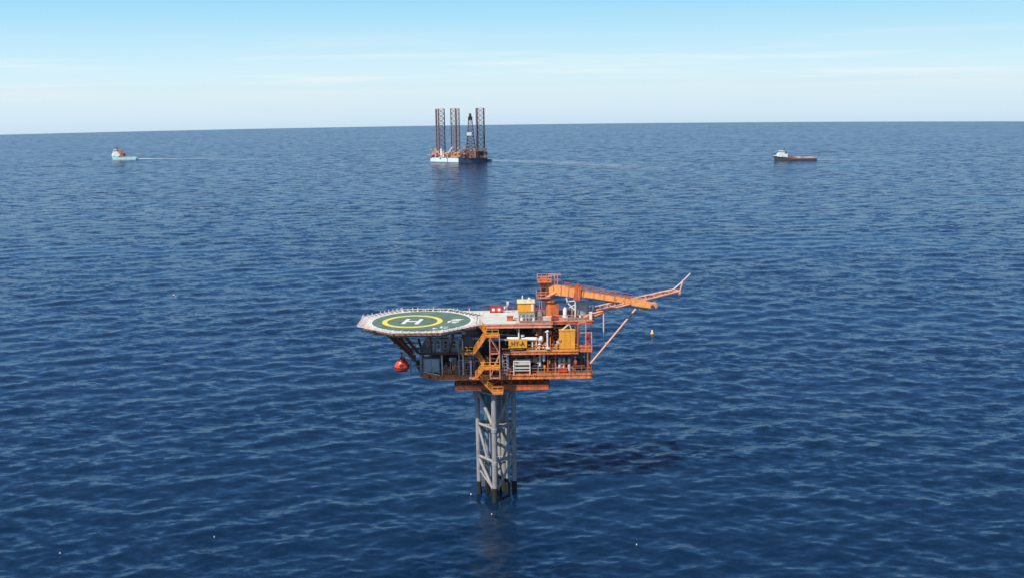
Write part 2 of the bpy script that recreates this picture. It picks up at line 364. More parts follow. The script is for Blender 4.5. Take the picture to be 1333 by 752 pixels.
for a, b_ in (('front', 'left'), ('front', 'right'), ('back', 'left'), ('back', 'right')):
    part(MB().tube(on(a, zA + .4), on(b_, zT), .33, 8), 'diagonal_brace', JACK, smooth=True)
    part(MB().tube(on(b_, zA + .2), on(a, zB + .5) if a == 'back' else on(a, zB + .4).lerp(on(b_, zB + .4), .45), .24, 8), 'diagonal_brace', JACK, smooth=True)
    part(MB().tube(on(b_, zB), on(a, 1.2), .26, 8), 'diagonal_brace', JACK, smooth=True)
part(MB().lathe(on('front', zA - .45), [(.41, 0), (.58, .15), (.58, .85), (.41, 1.0)], 14), 'leg_node', JACK, smooth=True)
part(MB().lathe(on('front', zB - .45), [(.41, 0), (.56, .15), (.56, .85), (.41, 1.0)], 14), 'leg_node', JACK, smooth=True)
part(MB().tube(on('left', zA), on('right', zA), .12, 8), 'horizontal_brace', JACK)
part(MB().tube(on('left', zB), on('right', zB), .12, 8), 'horizontal_brace', JACK)
for xx, yy, r, m in ((655, 1.4, .6, JACK), (649, 2.2, .36, GREY), (640.5, 2.0, .36, JACK), (658.5, .6, .2, GREY), (633, .8, .36, GREY), (637, -.6, .16, BLUEG), (661, -1.2, .12, GREY)):
    X = qx(xx, 560, yy)
    cd = part(MB().tube((X, yy, zt), (X + .15, yy, 2.4), r, 12), 'conductor', m, smooth=True)
    part(MB().tube((X + .15, yy, 2.4), (X + .2, yy, -9), r + .05, 12), 'marine_growth', GROWTH, cd)
    part(MB().lathe((X + .06, yy, zA - .2), [(r, 0), (r + .12, .05), (r + .12, .4), (r, .45)], 12), 'guide', JACK, cd)
lad = MB(); a = on('left', 1.5) + V(.7, -.6, 0); b_ = on('left', zB) + V(.9, -.4, 0)
for o in (-.22, .22): lad.tube(a + V(o, 0, 0), b_ + V(o, 0, 0), .05, 5)
for i in range(18): c = a.lerp(b_, i / 17); lad.tube(c - V(.22, 0, 0), c + V(.22, 0, 0), .035, 4)
part(lad, 'boat_ladder', JACK)
part(MB().tube(on('left', 4.3) + V(.3, -.3, 0), on('front', 1.6) + V(-.3, 0, .3), .14, 8), 'fender_bar', JACK)
part(MB().tube(Q(633, 513, -1), Q(633, 545, -1), .35, 12).tube(Q(638, 511, 0), Q(638, 540, 0), .25, 10), 'riser_bundle', TEAL, smooth=True)

# --- decks : girder grids with plating
def deck(name, poly, z, depth, matg, matp=GRATE, girders=True, gd=None):
    d = part(MB().prism(poly, z - .12, z), name, matp)
    e = MB(); n = len(poly); gd = gd or depth
    for i in range(n):
        a, b_ = V(*poly[i], z - gd / 2 - .02), V(*poly[(i + 1) % n], z - gd / 2 - .02); dd = (b_ - a).normalized(); off = V(dd.y, -dd.x, 0) * .06
        for zz, h_, wd in ((0, gd * .72, .12), (gd / 2 - .06, .12, .34), (-gd / 2 + .06, .12, .34)): e.beam(a + off + V(0, 0, zz), b_ + off + V(0, 0, zz), wd, h_)
    part(e, 'edge_girder', matg, d)
    if girders:
        g = MB(); xs = [p[0] for p in poly]; ys = [p[1] for p in poly]; x0, x1, y0, y1 = min(xs), max(xs), min(ys), max(ys)
        x = x0 + 1.5
        while x < x1 - .5: g.box((x - .06, y0 + .4, z - depth), (x + .06, y1 - .4, z - .13)); x += 2.2
        for y in (y0 + 3, (y0 + y1) / 2, y1 - 3): g.box((x0 + .3, y - .08, z - depth * .96), (x1 - .3, y + .08, z - .14))
        part(g, 'floor_beam', matg, d)
    return d
xU0, xU1 = qx(627, 421, F), qx(718, 421, F)
xR0, xR1 = xU1 + .02, qx(771, 417, -3.5)
xL = qx(572, 490, F); xLR = qx(769, 487, F); xLL = qx(547, 487, -3)
ud = deck('upper_deck', [(xU0, F), (xU1, F), (xU1, BK), (xU0, BK)], ZU, .62, SALMON)
part(MB().box((xU0 - 4.0, F + .25, ZU + .004), (qx(676, 412, 0), BK - .2, ZU + .03)), 'deck_surface', DECKW, ud)
deck('upper_deck', [(xR0, -3.5), (xR1, -3.5), (xR1, BK), (xR0, BK)], ZU + .1, .5, DKORANGE)
xm0, xm1 = qx(655, 457, F), qx(752, 457, F)
deck('middle_deck', [(xm0, F), (xm1, F), (xm1, BK - .5), (xm0, BK - .5)], ZM, .55, ORANGE)
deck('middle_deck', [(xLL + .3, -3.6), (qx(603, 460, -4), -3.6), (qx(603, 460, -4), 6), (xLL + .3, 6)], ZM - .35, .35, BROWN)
deck('lower_deck', [(xL, F), (xLR, F), (xLR + .3, F + 1), (xLR + .3, BK - .5), (xLL, BK - .5), (xLL, -2.2)], ZL, .75, ORANGE)
cd_ = deck('cellar_deck', [(qx(593, 500, -4), -4.2), (qx(714, 500, -4), -4.2), (qx(714, 500, -4), 5), (qx(593, 500, -4), 5)], ZS + .5, .9, DKORANGE)
# cellar deck hangers and girders under the lower deck
for x in np.linspace(595, 712, 11):
    X = qx(x, 500, -4.2); part(MB().beam((X, -4.1, ZS + .4), (X, -4.1, ZL - .7), .2, .2), 'hanger_post', DKORANGE)
part(MB().box((qx(594, 500, -3.4), -3.2, ZS + .5), (qx(712, 500, -3.4), -3.1, ZL - .7)), 'cellar_shade_face', BROWN)  # brown sheet for the deck's deep face, its shade painted in
for i, x in enumerate(np.linspace(596, 712, 6)):
    X = qx(x, 500, -4); hb = MB(); hb.beam((X, -3.9, ZS + .5), (X + 1.6 * (-1) ** i, -3.9, ZL - .7), .14, .14); part(hb, 'cellar_brace', ORANGE)
# columns between decks (front and back rows)
def post(x, y0, y1, Y, r, m, name='column'):
    a, b_ = Q(x, y0, Y), Q(x, y1, Y); a.x = b_.x
    mb = MB().tube(a, b_, r, 10); mb.lathe(b_ + V(0, 0, .0), [(r * 1.8, 0), (r * 1.8, .08)], 10); return part(mb, name, m, smooth=True)
post(675.5, 425, 444, F + .5, .15, WHITE)
post(603, 443, 487, F + .3, .13, WHITE); post(598, 441, 487, F + .1, .13, GREY)
post(575.8, 462, 488, F + .4, .11, WHITE)
post(661.5, 459, 483, F + .3, .13, GREY)
for x, Y in ((690, 3), (662, 4), (704, -1), (722, 2), (752, 1), (735, 5), (640, 3), (618, 2), (590, 3), (561, 1), (575, 5), (708, 5)):
    X = qx(x, 470, Y); part(MB().tube((X, Y, ZL), (X, Y, ZU - .5), .28, 12), 'column', random.choice([SALMON, BROWN, GREY]), smooth=True)
for x in (556, 603, 660, 713, 765):
    X = qx(x, 470, F + .6)
    if x > 600: part(MB().beam((X, F + .6, ZM - .5), (X, F + .6, ZL), .22, .22), 'column', DKORANGE if x > 700 else SALMON)
for x0_, x1_ in ((690, 713), (735, 713), (735, 765)):
    part(MB().beam((qx(x0_, 460, 2), 2, ZM - .5), (qx(x1_, 485, 2), 2, ZL + .1), .22, .22), 'diagonal_strut', GREY)
# added dark backing sheets, standing for the shade inside the decks
part(MB().box((xLL + 1, 6.2, ZL), (xm1, 6.3, ZM - .6)), 'shade_backing', DARK)
part(MB().box((xU0 - 1, 6.4, ZM), (xm1 - 1, 6.5, ZU - .7)), 'shade_backing', DARK)
part(MB().box((qx(604, 450, 1), 1.6, ZM), (qx(640, 450, 1), 1.75, ZU - .8)), 'shade_backing', DARK)

# --- railings
part(MB().rail([(qx(686, 457, F), F + .1, ZM), (xm1 - .1, F + .1, ZM)]), 'railing', YELLOW)
part(MB().rail([(qx(653, 487, F), F + .1, ZL), (xLR, F + .1, ZL), (xLR + .2, F + 1, ZL), (xLR + .2, 6.5, ZL)]), 'railing', ORANGE)
part(MB().rail([(xL, F + .1, ZL), (qx(618, 487, F), F + .1, ZL)], r=.05), 'railing', ORANGE)
part(MB().rail([(xLL + .1, 6, ZL), (xLL + .1, -2.2, ZL), (xL, F + .1, ZL)]), 'railing', WHITE)
part(MB().rail([(xU0 + 6, F + .15, ZU), (xU1, F + .15, ZU), (xU1, -3.4, ZU), (xR1, -3.4, ZU + .1), (xR1, BK, ZU + .1)]), 'railing', SALMON)
part(MB().rail([(-2, BK, ZU), (xR1, BK, ZU)]), 'railing', MAROON)
part(MB().rail([(qx(594, 500, -4), -4.2, ZS + .5), (qx(634, 500, -4), -4.2, ZS + .5)]), 'railing', BROWN)
part(MB().rail([(qx(656, 500, -4), -4.2, ZS + .5), (qx(714, 500, -4), -4.2, ZS + .5)]), 'railing', BROWN)

# --- stairs
def flight(p, q_, wdt=1.0):
    p, q_ = V(*p), V(*q_); mb = MB()
    for y in (-wdt / 2, wdt / 2): mb.beam(p + V(0, y, 0), q_ + V(0, y, 0), .07, .34)
    n = max(4, int(abs(p.z - q_.z) / .24))
    for i in range(n): c = p.lerp(q_, (i + .5) / n); mb.box(c - V(.14, wdt / 2, .02), c + V(.14, wdt / 2, .02))
    f = part(mb, 'stair_flight', ORANGE)
    for y in (-wdt / 2, wdt / 2):
        o = V(0, y, 0); r = MB()
        for h_ in (1.05, .58): r.tube(p + o + V(0, 0, h_), q_ + o + V(0, 0, h_), .045, 5)
        for i in range(4): c = p.lerp(q_, i / 3) + o; r.tube(c, c + V(0, 0, 1.05), .04, 5)
        part(r, 'handrail', YELLOW, f)
def landing(x0, x1, y, Y0, Y1, open_side=None):
    a = Q(x0, y, Y0); b_ = Q(x1, y, Y0); z = (a.z + b_.z) / 2
    d = part(MB().box((a.x, Y0, z - .28), (b_.x, Y1, z)), 'landing', ORANGE)
    part(MB().rail([(a.x, Y1, z), (a.x, Y0, z), (b_.x, Y0, z), (b_.x, Y1, z)] if open_side is None else [(a.x, Y0, z), (b_.x, Y0, z)], r=.05, sp=1.1), 'railing', YELLOW, d)
    return a.x, b_.x, z
S1, S2_ = -5.7, -6.8
lA = landing(633, 649, 437, -7.3, -5.2, 1)
lM = landing(599.5, 617, 459.5, -7.3, -5.2, 1)
lB = landing(630, 651, 479, -7.3, -5.2, 1)
lC = landing(641, 655, 511, -7.0, -4.8, 1)
flight((qx(624.5, 424, S1), S1, ZU), (lA[0] + .1, S1, lA[2]))
flight((lA[0], S2_, lA[2]), (lM[1], S2_, lM[2]))
flight((lM[1], S1, lM[2]), (lB[0] + .1, S1, lB[2]))
flight((lB[0], S2_, lB[2]), (qx(619, 491, S2_), S2_, ZL))
flight((qx(622, 493, S1), S1, ZL), (lC[0], S1, lC[2]))
part(MB().box((qx(614, 491, -6), -7.3, ZL - .2), (qx(624, 491, -6), -5.2, ZL)), 'landing', ORANGE)
# lattice stair tower
tw = MB(); xa, xb = qx(638, 460, -5.3), qx(650.5, 460, -5.3)
for X in (xa, xb):
    for Y in (-5.4, -7.2): tw.beam((X, Y, ZL - .2), (X, Y, lA[2]), .14, .14)
zc = qz(644, 460, -7.2)
for Y in (-5.4, -7.2):
    for z in (zc, ZL + .05): tw.beam((xa, Y, z), (xb, Y, z), .14, .16)
    tw.beam((xa, Y, lA[2] - .2), (xb, Y, zc), .1, .12); tw.beam((xa, Y, ZL + .3), (xb, Y, zc - .3), .1, .12)
part(tw, 'stair_tower', SALMON)
part(MB().box((xa, -5.35, ZM - .3), (xb, -5.25, ZM + .9)), 'tower_panel', DKORANGE)
lad = MB(); p0, p1 = Q(654, 482, -5.2), Q(660, 482, -5.2); zt_ = qz(657, 459.5, -5.2)
for X in (p0.x, p1.x): lad.beam((X, -5.2, ZL), (X, -5.2, zt_), .09, .09)
for i in range(6): z = ZL + .3 + i * .62; lad.beam((p0.x, -5.2, z), (p1.x, -5.2, z), .07, .12)
part(lad, 'ladder', BLUEG)

# --- right end ladder cage and lower pieces
cg = MB(); x0_, x1_ = qx(753.5, 430, -4.2), qx(770, 430, -4.2); z0_, z1_ = qz(760, 455, -4.2), qz(760, 418, -4.2)
xi = qx(762.5, 430, -4.2)
for X in (x0_, xi):
    cg.beam((X, -4.2, z0_), (X, -4.2, z1_), .16, .16)
cg.beam((x1_, -4.2, z0_), (x1_, -4.2, qz(770, 432, -4.2)), .16, .16)
for z in (z1_ - .1, qz(760, 432.5, -4.2), z0_ + .15, z0_ + .7): cg.beam((x0_, -4.2, z), ((x1_ if z < z1_ - 1.5 else xi), -4.2, z), .14, .16)
for Y in (-2.4,):
    for X in (x0_, x1_): cg.beam((X, Y, z0_), (X, Y, z1_), .16, .16)
part(cg, 'ladder_cage', SALMON)
part(MB().box((x0_, -4.3, z0_ - .35), (x1_ + .1, -1.5, z0_)), 'cage_platform', ORANGE)
part(MB().rail([(x0_, -4.3, z0_), (x1_ + .1, -4.3, z0_)], h=.9), 'railing', ORANGE)
part(MB().box((xi + .1, -3.4, z0_), (x1_ - .4, -2.6, z0_ + 2.6)), 'cage_panel', RED)
part(MB().beam((qx(752, 460, -4.2), -4.3, ZU - .2), (qx(752, 460, -4.2), -4.3, ZM - .5), .3, .3), 'column', DKORANGE)
for x in (757, 763, 767):
    X = qx(x, 470, -3); part(MB().tube((X, -3, ZL), (X, -3, z0_ - .3), .22, 8), 'column', DARK)

# --- helideck
HC = V(-12.65, -1.9, 0); HA = 9.75; HZ = ZU + .12
octo = [(HC.x + HA / math.cos(math.pi / 8) * math.cos(math.pi / 8 + i * math.pi / 4), HC.y + .93 * HA / math.cos(math.pi / 8) * math.sin(math.pi / 8 + i * math.pi / 4)) for i in range(8)]
hd = part(MB().prism(octo, HZ - .18, HZ), 'helideck', DECKW)
GC = (HC.x, HC.y - .05); GR = 8.72
part(MB().disc(GC, GR, HZ + .004, HZ + .014, 96), 'landing_circle', GREEN, hd)
RCX = (qx(537, 418, HC.y) , HC.y - .2); part(MB().ring(RCX, 4.45, 5.35, HZ + .019, 80), 'touchdown_ring', RING, hd)
part(MB().ring(GC, GR + .002, GR + .28, HZ + .019, 96), 'rim_line', WHITE, hd)
hm = MB(); an = R_(-9); ca, sa = math.cos(an), math.sin(an)
def hbox(x0, y0, x1, y1, c=RCX, mb=None, z=HZ + .019):
    pts = [(x0, y0), (x1, y0), (x1, y1), (x0, y1)]; (mb or hm).prism([(c[0] + x * ca - y * sa, c[1] + x * sa + y * ca) for x, y in pts], z, z + .01)
hbox(-1.55, -2.2, -.85, 2.2); hbox(.85, -2.2, 1.55, 2.2); hbox(-.849, -.34, .849, .34)
part(hm, 'letter_h', WHITE, hd)
tx = MB()
for x0, y0, x1, y1 in ((6.6, 1.2, 8.2, 1.7), (6.8, 1.9, 8.4, 2.5), (7.1, .1, 8.3, .6), (6.3, .1, 6.9, 1.0), (7.2, 2.6, 8.7, 2.9), (6.4, -.5, 6.7, 0), (7.2, -.6, 8.0, -.1)): hbox(x0, y0, x1, y1, mb=tx)
part(tx, 'deck_marking', WHITE, hd)
tx = MB()
for x0, y0, x1, y1 in ((6.0, -5.0, 6.4, -3.7), (6.6, -5.2, 7.4, -4.9), (6.6, -4.2, 7.4, -3.9), (4.9, -5.8, 5.3, -4.9), (5.4, -5.6, 5.8, -5.3)): hbox(x0, y0, x1, y1, mb=tx)
part(tx, 'deck_marking', WHITE, hd)
rim = MB(); gut = MB()
for i in range(8):
    a, b_ = V(*octo[i], 0), V(*octo[(i + 1) % 8], 0); m_ = (a + b_) / 2 - V(HC.x, HC.y, 0); m_.normalize()
    rim.beam(a + V(0, 0, HZ - .3) + m_ * .06, b_ + V(0, 0, HZ - .3) + m_ * .06, .12, .5)
part(rim, 'rim_girder', SALMON, hd)
gr = MB()
for x in np.linspace(HC.x - 8.8, HC.x + 8.8, 8):
    hw = min(HA - .3, HA / math.cos(math.pi / 8) * 1.0 - abs(x - HC.x) * 1.0 + HA * .33 - .2 + 0); hw = min(HA - .3, (HA * 1.414 - .4) - abs(x - HC.x))
    gr.box((x - .08, HC.y - hw * .93, HZ - .95), (x + .08, HC.y + hw * .93, HZ - .19))
for y in (HC.y - 6, HC.y, HC.y + 6): gr.box((HC.x - 8, y - .12, HZ - 1.15), (HC.x + 8, y + .12, HZ - .2))
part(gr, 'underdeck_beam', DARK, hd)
for i in range(8):
    a, b_ = V(*octo[i], HZ), V(*octo[(i + 1) % 8], HZ)
    mid = (a + b_) / 2; m_ = (mid - V(HC.x, HC.y, HZ)).normalized()
    if m_.x > .9: continue
    if m_.x > .5 and m_.y < 0: pass
    nf = MB(); n = 9
    oa, ob = a + m_ * 1.1 + V(0, 0, .12) + (a - b_).normalized() * .35, b_ + m_ * 1.1 + V(0, 0, .12) + (b_ - a).normalized() * .35
    a2, b2 = a + m_ * .13 - V(0, 0, .1), b_ + m_ * .13 - V(0, 0, .1)
    nf.tube(oa, ob, .07, 6); nf.tube(a2, b2, .05, 6)
    for k in range(n + 1):
        nf.tube(a2.lerp(b2, k / n), oa.lerp(ob, k / n), .075, 5)
        p = oa.lerp(ob, k / n); nf.tube(p, p + V(0, 0, random.uniform(.05, .45)), .09, 5)
    fr_ = part(nf, 'net_frame', PINKN, hd)
    nn = MB()
    for k in range(27): nn.tube(a2.lerp(b2, (k + .5) / 27), oa.lerp(ob, (k + .5) / 27), .03, 4)
    for k in (.2, .4, .6, .8): nn.tube(a2.lerp(oa, k), b2.lerp(ob, k), .03, 4)
    part(nn, 'safety_net', PINKN if m_.x < -.4 else NET, fr_)
dr_ = MB()
for i in range(8):
    a, b_ = V(*octo[i], HZ - .75), V(*octo[(i + 1) % 8], HZ - .75); a = a.lerp(V(HC.x, HC.y, a.z), .02); b_ = b_.lerp(V(HC.x, HC.y, a.z), .02)
    dr_.beam(a, b_, .25, .25)
part(dr_, 'drain_gutter', NET, hd)
lt = MB()
for i in range(40):
    t = 2 * math.pi * i / 40; p = V(GC[0] + math.cos(t) * (GR + .45), GC[1] + math.sin(t) * (GR + .45), HZ)
    lt.lathe(p, [(.12, 0), (.12, .15), (.05, .22)], 8)
part(lt, 'perimeter_light', WHITE, hd)
# helideck supports: red-brown raking girders down to the lower deck corner
def hs(x0, y0, Y0, x1, y1, Y1, wd=.35, m=BROWN, name='helideck_brace'): return part(MB().beam(Q(x0, y0, Y0), Q(x1, y1, Y1), wd, wd), name, m)
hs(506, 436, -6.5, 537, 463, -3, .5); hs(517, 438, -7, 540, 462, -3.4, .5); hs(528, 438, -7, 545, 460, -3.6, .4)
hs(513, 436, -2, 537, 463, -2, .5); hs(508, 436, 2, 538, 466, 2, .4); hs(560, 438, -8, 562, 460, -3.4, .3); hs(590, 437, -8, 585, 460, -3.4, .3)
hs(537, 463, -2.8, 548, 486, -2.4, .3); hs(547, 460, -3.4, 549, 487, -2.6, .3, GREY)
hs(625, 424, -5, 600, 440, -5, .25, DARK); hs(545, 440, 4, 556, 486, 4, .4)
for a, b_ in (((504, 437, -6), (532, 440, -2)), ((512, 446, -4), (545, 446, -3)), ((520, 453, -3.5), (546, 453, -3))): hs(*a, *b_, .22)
part(MB().add([Q(509, 438, -5), Q(523, 438, -5), Q(540, 461, -3), Q(533, 463, -3), Q(509, 438, -4.8), Q(523, 438, -4.8), Q(540, 461, -2.8), Q(533, 463, -2.8)], [(3, 2, 1, 0), (4, 5, 6, 7), (0, 1, 5, 4), (1, 2, 6, 5), (2, 3, 7, 6), (3, 0, 4, 7)]), 'support_web', BROWN)
# small navigation post with foot and capsule davit
part(MB().tube(Q(541, 461, -4), Q(541, 446, -4), .13, 8).tube(Q(537, 460.5, -4), Q(545, 460.5, -4), .09, 6).tube(Q(538, 460, -4), Q(541, 452, -4), .06, 6).tube(Q(544.5, 460, -4), Q(541, 452, -4), .06, 6), 'nav_light_post', WHITE)
dv = MB().beam(Q(521, 457, -4.2), Q(534, 476, -3.6), .16, .22).beam(Q(521, 457, -4.2), Q(537, 467, -3.4), .16, .2).beam(Q(534.5, 468, -3.4), Q(535, 487, -3), .22, .22).beam(Q(541, 470, -3), Q(541, 487, -3), .16, .16).beam(Q(547, 472, -3), Q(547, 487, -3), .14, .14).beam(Q(534, 476, -3.6), Q(548, 476, -3), .14, .14).beam(Q(534, 487, -3.2), Q(548, 487, -3), .14, .18)
part(dv, 'capsule_davit', GREY)
bx_ = MB()
for i in range(9): p = Q(random.uniform(536, 548), random.uniform(466, 483), random.uniform(-2, 0)); bx_.box(p, p + V(random.uniform(.4, .9), .5, random.uniform(.4, 1)))
part(bx_, 'davit_winch', DARK)

# --- pipes and process clutter (parts of the platform)
for i in range(26):
    x = random.uniform(664, 748); z = random.uniform(ZL + .6, ZM - .8); Y = random.uniform(-3, 4); X = qx(x, 470, Y); Lh = random.uniform(1.2, 6); r = random.uniform(.07, .2)
    p = V(X, Y, z); m = random.choice([GREY, DARK, DARK, BLUEG, SALMON, BROWN]); mb = MB(); e_ = min(X + Lh, xLR - 1)
    mb.tube(p, (e_, Y, z), r, 8); mb.tube((e_, Y, z), (e_, Y, ZL if random.random() < .6 else ZM - .3), r, 8); mb.lathe((X, Y, z), [(r, 0), (r * 1.7, .02), (r * 1.7, .12), (r, .14)], 8, 'x'); part(mb, 'pipe', m, smooth=True)
for i in range(22):
    x = random.uniform(604, 728); z = random.uniform(ZM + .5, ZU - .9); Y = random.uniform(-3, 4.5); X = qx(x, 440, Y); Lh = random.uniform(1.2, 5); r = random.uniform(.07, .2)
    m = random.choice([GREY, DARK, DARK, BROWN, WHITE, BROWN]); mb = MB(); e_ = min(X + Lh, qx(745, 440, Y)); mb.tube((X, Y, z), (e_, Y, z), r, 8); mb.tube((e_, Y, z), (e_, Y, ZM if random.random() < .5 else ZU - .3), r, 8); part(mb, 'pipe', m, smooth=True)
vb = MB(); p = Q(691, 443, -3.8)   # risers and valve gear along the middle deck
part(MB().tube(Q(660, 440.5, -3.9), Q(703, 440.8, -3.9), .38, 14).lathe(Q(700.5, 440.8, -3.9), [(.38, 0), (.6, .15), (.62, .7), (.3, .95)], 16, 'x').lathe(Q(680, 436.5, -3.9), [(.5, 0), (.35, .2), (.08, .35)], 12), 'launcher_pipe', WHITE, smooth=True)
for x in (693, 698): part(MB().beam(Q(x, 444, -3.9), Q(x, 456, -3.9), .2, .2), 'pipe_stand', WHITE)
part(MB().box(Q(697, 453, -4), Q(708, 449, -3)), 'pipe_stand', WHITE)
part(MB().beam(Q(635, 443, -4.5), Q(662, 441.5, -4.5), .2, .3).beam(Q(640, 434, -4.5), Q(672, 436, -4), .1, .14), 'cable_tray', GREY)
for x, y0, y1, Y in ((703, 461, 476, -4), (708, 459, 469, -4.2)): part(MB().tube(Q(x, y0, Y), Q(x, y1, Y), .17 if x < 705 else .26, 8), 'pipe', WHITE)
part(MB().beam(Q(690, 471, -3.5), Q(706, 462, -3.5), .25, .35), 'cable_tray', GREY)

for i in range(120):       # small valves, lamps, boxes and brackets along the deck fronts
    lev = random.choice((0, 0, 1)); x = random.uniform(604, 750) if lev == 0 else random.uniform(688, 727); Y = random.uniform(-4.6, -2.0); zb1 = ZL if lev == 0 else ZM
    X = qx(x, 470, Y); z = zb1 + random.uniform(0, 2.6); wd, hg = random.uniform(.15, .7), random.uniform(.15, .9); m = random.choice([ORANGE, SALMON, WHITE, ORANGE, YELLOW, BROWN, DKORANGE, CONT, PINKN, ORANGE, SALMON])
    if random.random() < .45: part(MB().box((X, Y, z), (X + wd, Y + .3, z + hg)).tube((X + wd / 2, Y + .15, zb1), (X + wd / 2, Y + .15, z), .05, 5), 'junction_box', m)
    elif random.random() < .6: part(MB().tube((X, Y, zb1), (X, Y, z + 1.2), random.uniform(.05, .11), 6).lathe((X, Y, z + .5), [(.1, 0), (.28, .05), (.28, .12), (.1, .18)], 10), 'valve', m)
    else: part(MB().tube((X, Y, z + .4), (X + random.uniform(1, 3), Y, z + .4), random.uniform(.05, .12), 6).tube((X, Y, zb1), (X, Y, z + .45), .06, 6), 'pipe', m)
for i in range(64):
    lev = i % 2; x = random.uniform(548, 604); Y = random.uniform(-3.5, -2.7) if lev else random.uniform(-4.2, -3.0); zb1 = (ZL, ZM - .35)[lev]
    if not lev: x = random.uniform(574, 640)
    X = qx(x, 470, Y); z = zb1 + random.uniform(0, 2.4); wd, hg = random.uniform(.12, .55), random.uniform(.15, .8); m = random.choice([WHITE, GREY, PINKN, SALMON, CONT, ORANGE, BROWN, YELLOW, TEAL])
    if random.random() < .5: part(MB().box((X, Y, z), (X + wd, Y + .25, z + hg)).tube((X + wd / 2, Y + .12, zb1), (X + wd / 2, Y + .12, z), .05, 5), 'junction_box', m)
    else: part(MB().tube((X, Y, z + .4), (X + random.uniform(.6, 2.2), Y, z + .4), random.uniform(.05, .1), 6).tube((X, Y, zb1), (X, Y, z + .45), .06, 6), 'pipe', m)
for i in range(16):       # light steel between the helideck underside and the mezzanine
    x = random.uniform(546, 628); Y = random.uniform(-3.4, 1); X = qx(x, 450, Y); part(MB().tube((X, Y, ZM - .35), (X + random.uniform(-.6, .6), Y, ZU - .4), random.uniform(.06, .13), 6), 'stanchion', random.choice([GREY, BROWN, SALMON, DARK]))
part(MB().rail([(xLL + .4, -3.5, ZM - .33), (qx(603, 460, -4), -3.5, ZM - .33)]), 'railing', GREY)
for x0_, x1_ in ((666, 690), (690, 716), (716, 742)):
    part(MB().beam((qx(x0_, 440, -2), -2, ZU - .6), (qx(x1_, 440, -2), -2, ZM + .1), .16, .16), 'diagonal_strut', SALMON)
# sign board
sb = part(MB().box(Q(662, 452.5, F - .12), Q(686, 440.8, F - .04)), 'sign_board', YELLOW)
tcv = bpy.data.curves.new('sign_text', 'FONT'); tcv.body = 'HY-A'; tcv.size = 1.32; tcv.extrude = .02; tcv.align_x = 'CENTER'; tcv.offset = .03
to = bpy.data.objects.new('sign_text_curve', tcv); C.objects.link(to); bpy.context.view_layer.update()
me = bpy.data.meshes.new_from_object(to); bpy.data.objects.remove(to)
cx = Q(674.5, 449.8, F - .15); xs = [v.co.x for v in me.vertices]; sc = 2.35 / (max(xs) - min(xs)); mxc = (max(xs) + min(xs)) / 2
for v in me.vertices: v.co = V((v.co.x - mxc) * sc, -v.co.z, v.co.y * sc * 1.15) + cx
me.materials.append(paint('sign_brown', (.13, .065, .02), .6, .2)); o = bpy.data.objects.new('sign_lettering', me); C.objects.link(o); o.parent = sb; ORIG[o.name] = ORIG[sb.name]; o['label'] = 'black letters HY-A'

# ================================================================== THINGS ON THE PLATFORM
# grey cabinets on the mezzanine deck
for i, (x0, x1, lab, m) in enumerate(((559.3, 565.2, 'narrow pale grey cabinet, leftmost of four under the helideck', CONT), (567.6, 574.2, 'second grey cabinet from left under the helideck, with bright lower panel', CONT),
                                   (576, 584.5, 'pinkish grey cabinet, third from left under the helideck', SALMON), (586, 596, 'grey cabinet with dark windows, rightmost of four under the helideck', CONT))):
    a, b_ = Q(x0, 460, -3.5), Q(x1, 441, -3.5); z0 = ZM - .35
    t = thing('equipment_cabinet', ((a.x + b_.x) / 2, -3, z0), lab, 'cabinet', 'equipment cabinets under the helideck')
    part(MB().box((a.x, -3.4, z0), (b_.x, -2.2, b_.z)), 'cabinet_body', GREY if m is SALMON else m, t)
    h_ = b_.z - z0; w_ = b_.x - a.x
    for k, zf in ((0, .66), (1, .36)): part(MB().box((a.x + w_ * .3, -3.43, z0 + h_ * zf), (b_.x - w_ * .3, -3.405, z0 + h_ * (zf + .17))), 'window', GLASS, t)
    part(MB().box((a.x + w_ * .15, -3.43, z0 + h_ * .06), (b_.x - w_ * .15, -3.405, z0 + h_ * .26)), 'vent_panel', WHITE if i == 1 else (MAROON if i == 2 else GREY), t)
# grey container on the lower deck, left
a, b_ = Q(551.5, 486, -2.6), Q(571.6, 466.5, -2.6)
t = thing('container', ((a.x + b_.x) / 2, -1.6, ZL), 'large plain grey box container at left end of the lower deck', 'container')
part(MB().box((a.x, -2.6, ZL + .1), (b_.x, -.4, b_.z)), 'shell', CONT, t)
rb = MB()
for X in (a.x, b_.x):
    for Y in (-2.66, -.34): rb.box((X - .08, Y - .08, ZL), (X + .08, Y + .08, b_.z + .05))
for z in (ZL + .12, b_.z): rb.box((a.x, -2.67, z - .07), (b_.x, -2.61, z + .07))
part(rb, 'corner_frame', GREY, t); part(MB().box(((a.x + b_.x) / 2 - .02, -2.64, ZL + .2), ((a.x + b_.x) / 2 + .02, -2.605, b_.z - .1)), 'door_seam', DARK, t)
# red skids right of the container
for x0, x1, m, lab in ((577, 587, DKORANGE, 'low orange-red skid box beside the grey container, left one'), (588.5, 597, BROWN, 'dull red skid box between container and white post')):
    a, b_ = Q(x0, 486, -3.4), Q(x1, 477.5, -3.4); t = thing('skid_box', ((a.x + b_.x) / 2, -3, ZL), lab, 'skid box', 'low red skid boxes')
    part(MB().box((a.x, -3.6, ZL), (b_.x, -2.2, b_.z)), 'box_body', m, t); part(MB().box((a.x - .05, -3.65, b_.z), (b_.x + .05, -2.15, b_.z + .1)), 'box_lid', m, t)
    part(MB().tube(V(a.x + .2, -3.7, ZL), V(a.x + .2, -3.7, b_.z + .4), .06, 6), 'corner_post', SALMON, t)
a, b_ = Q(588, 486, -1.5), Q(594, 465, -1.5)
t = thing('equipment_cabinet', ((a.x + b_.x) / 2, -1, ZL), 'pale grey upright cabinet behind the red skid boxes on the lower deck', 'cabinet')
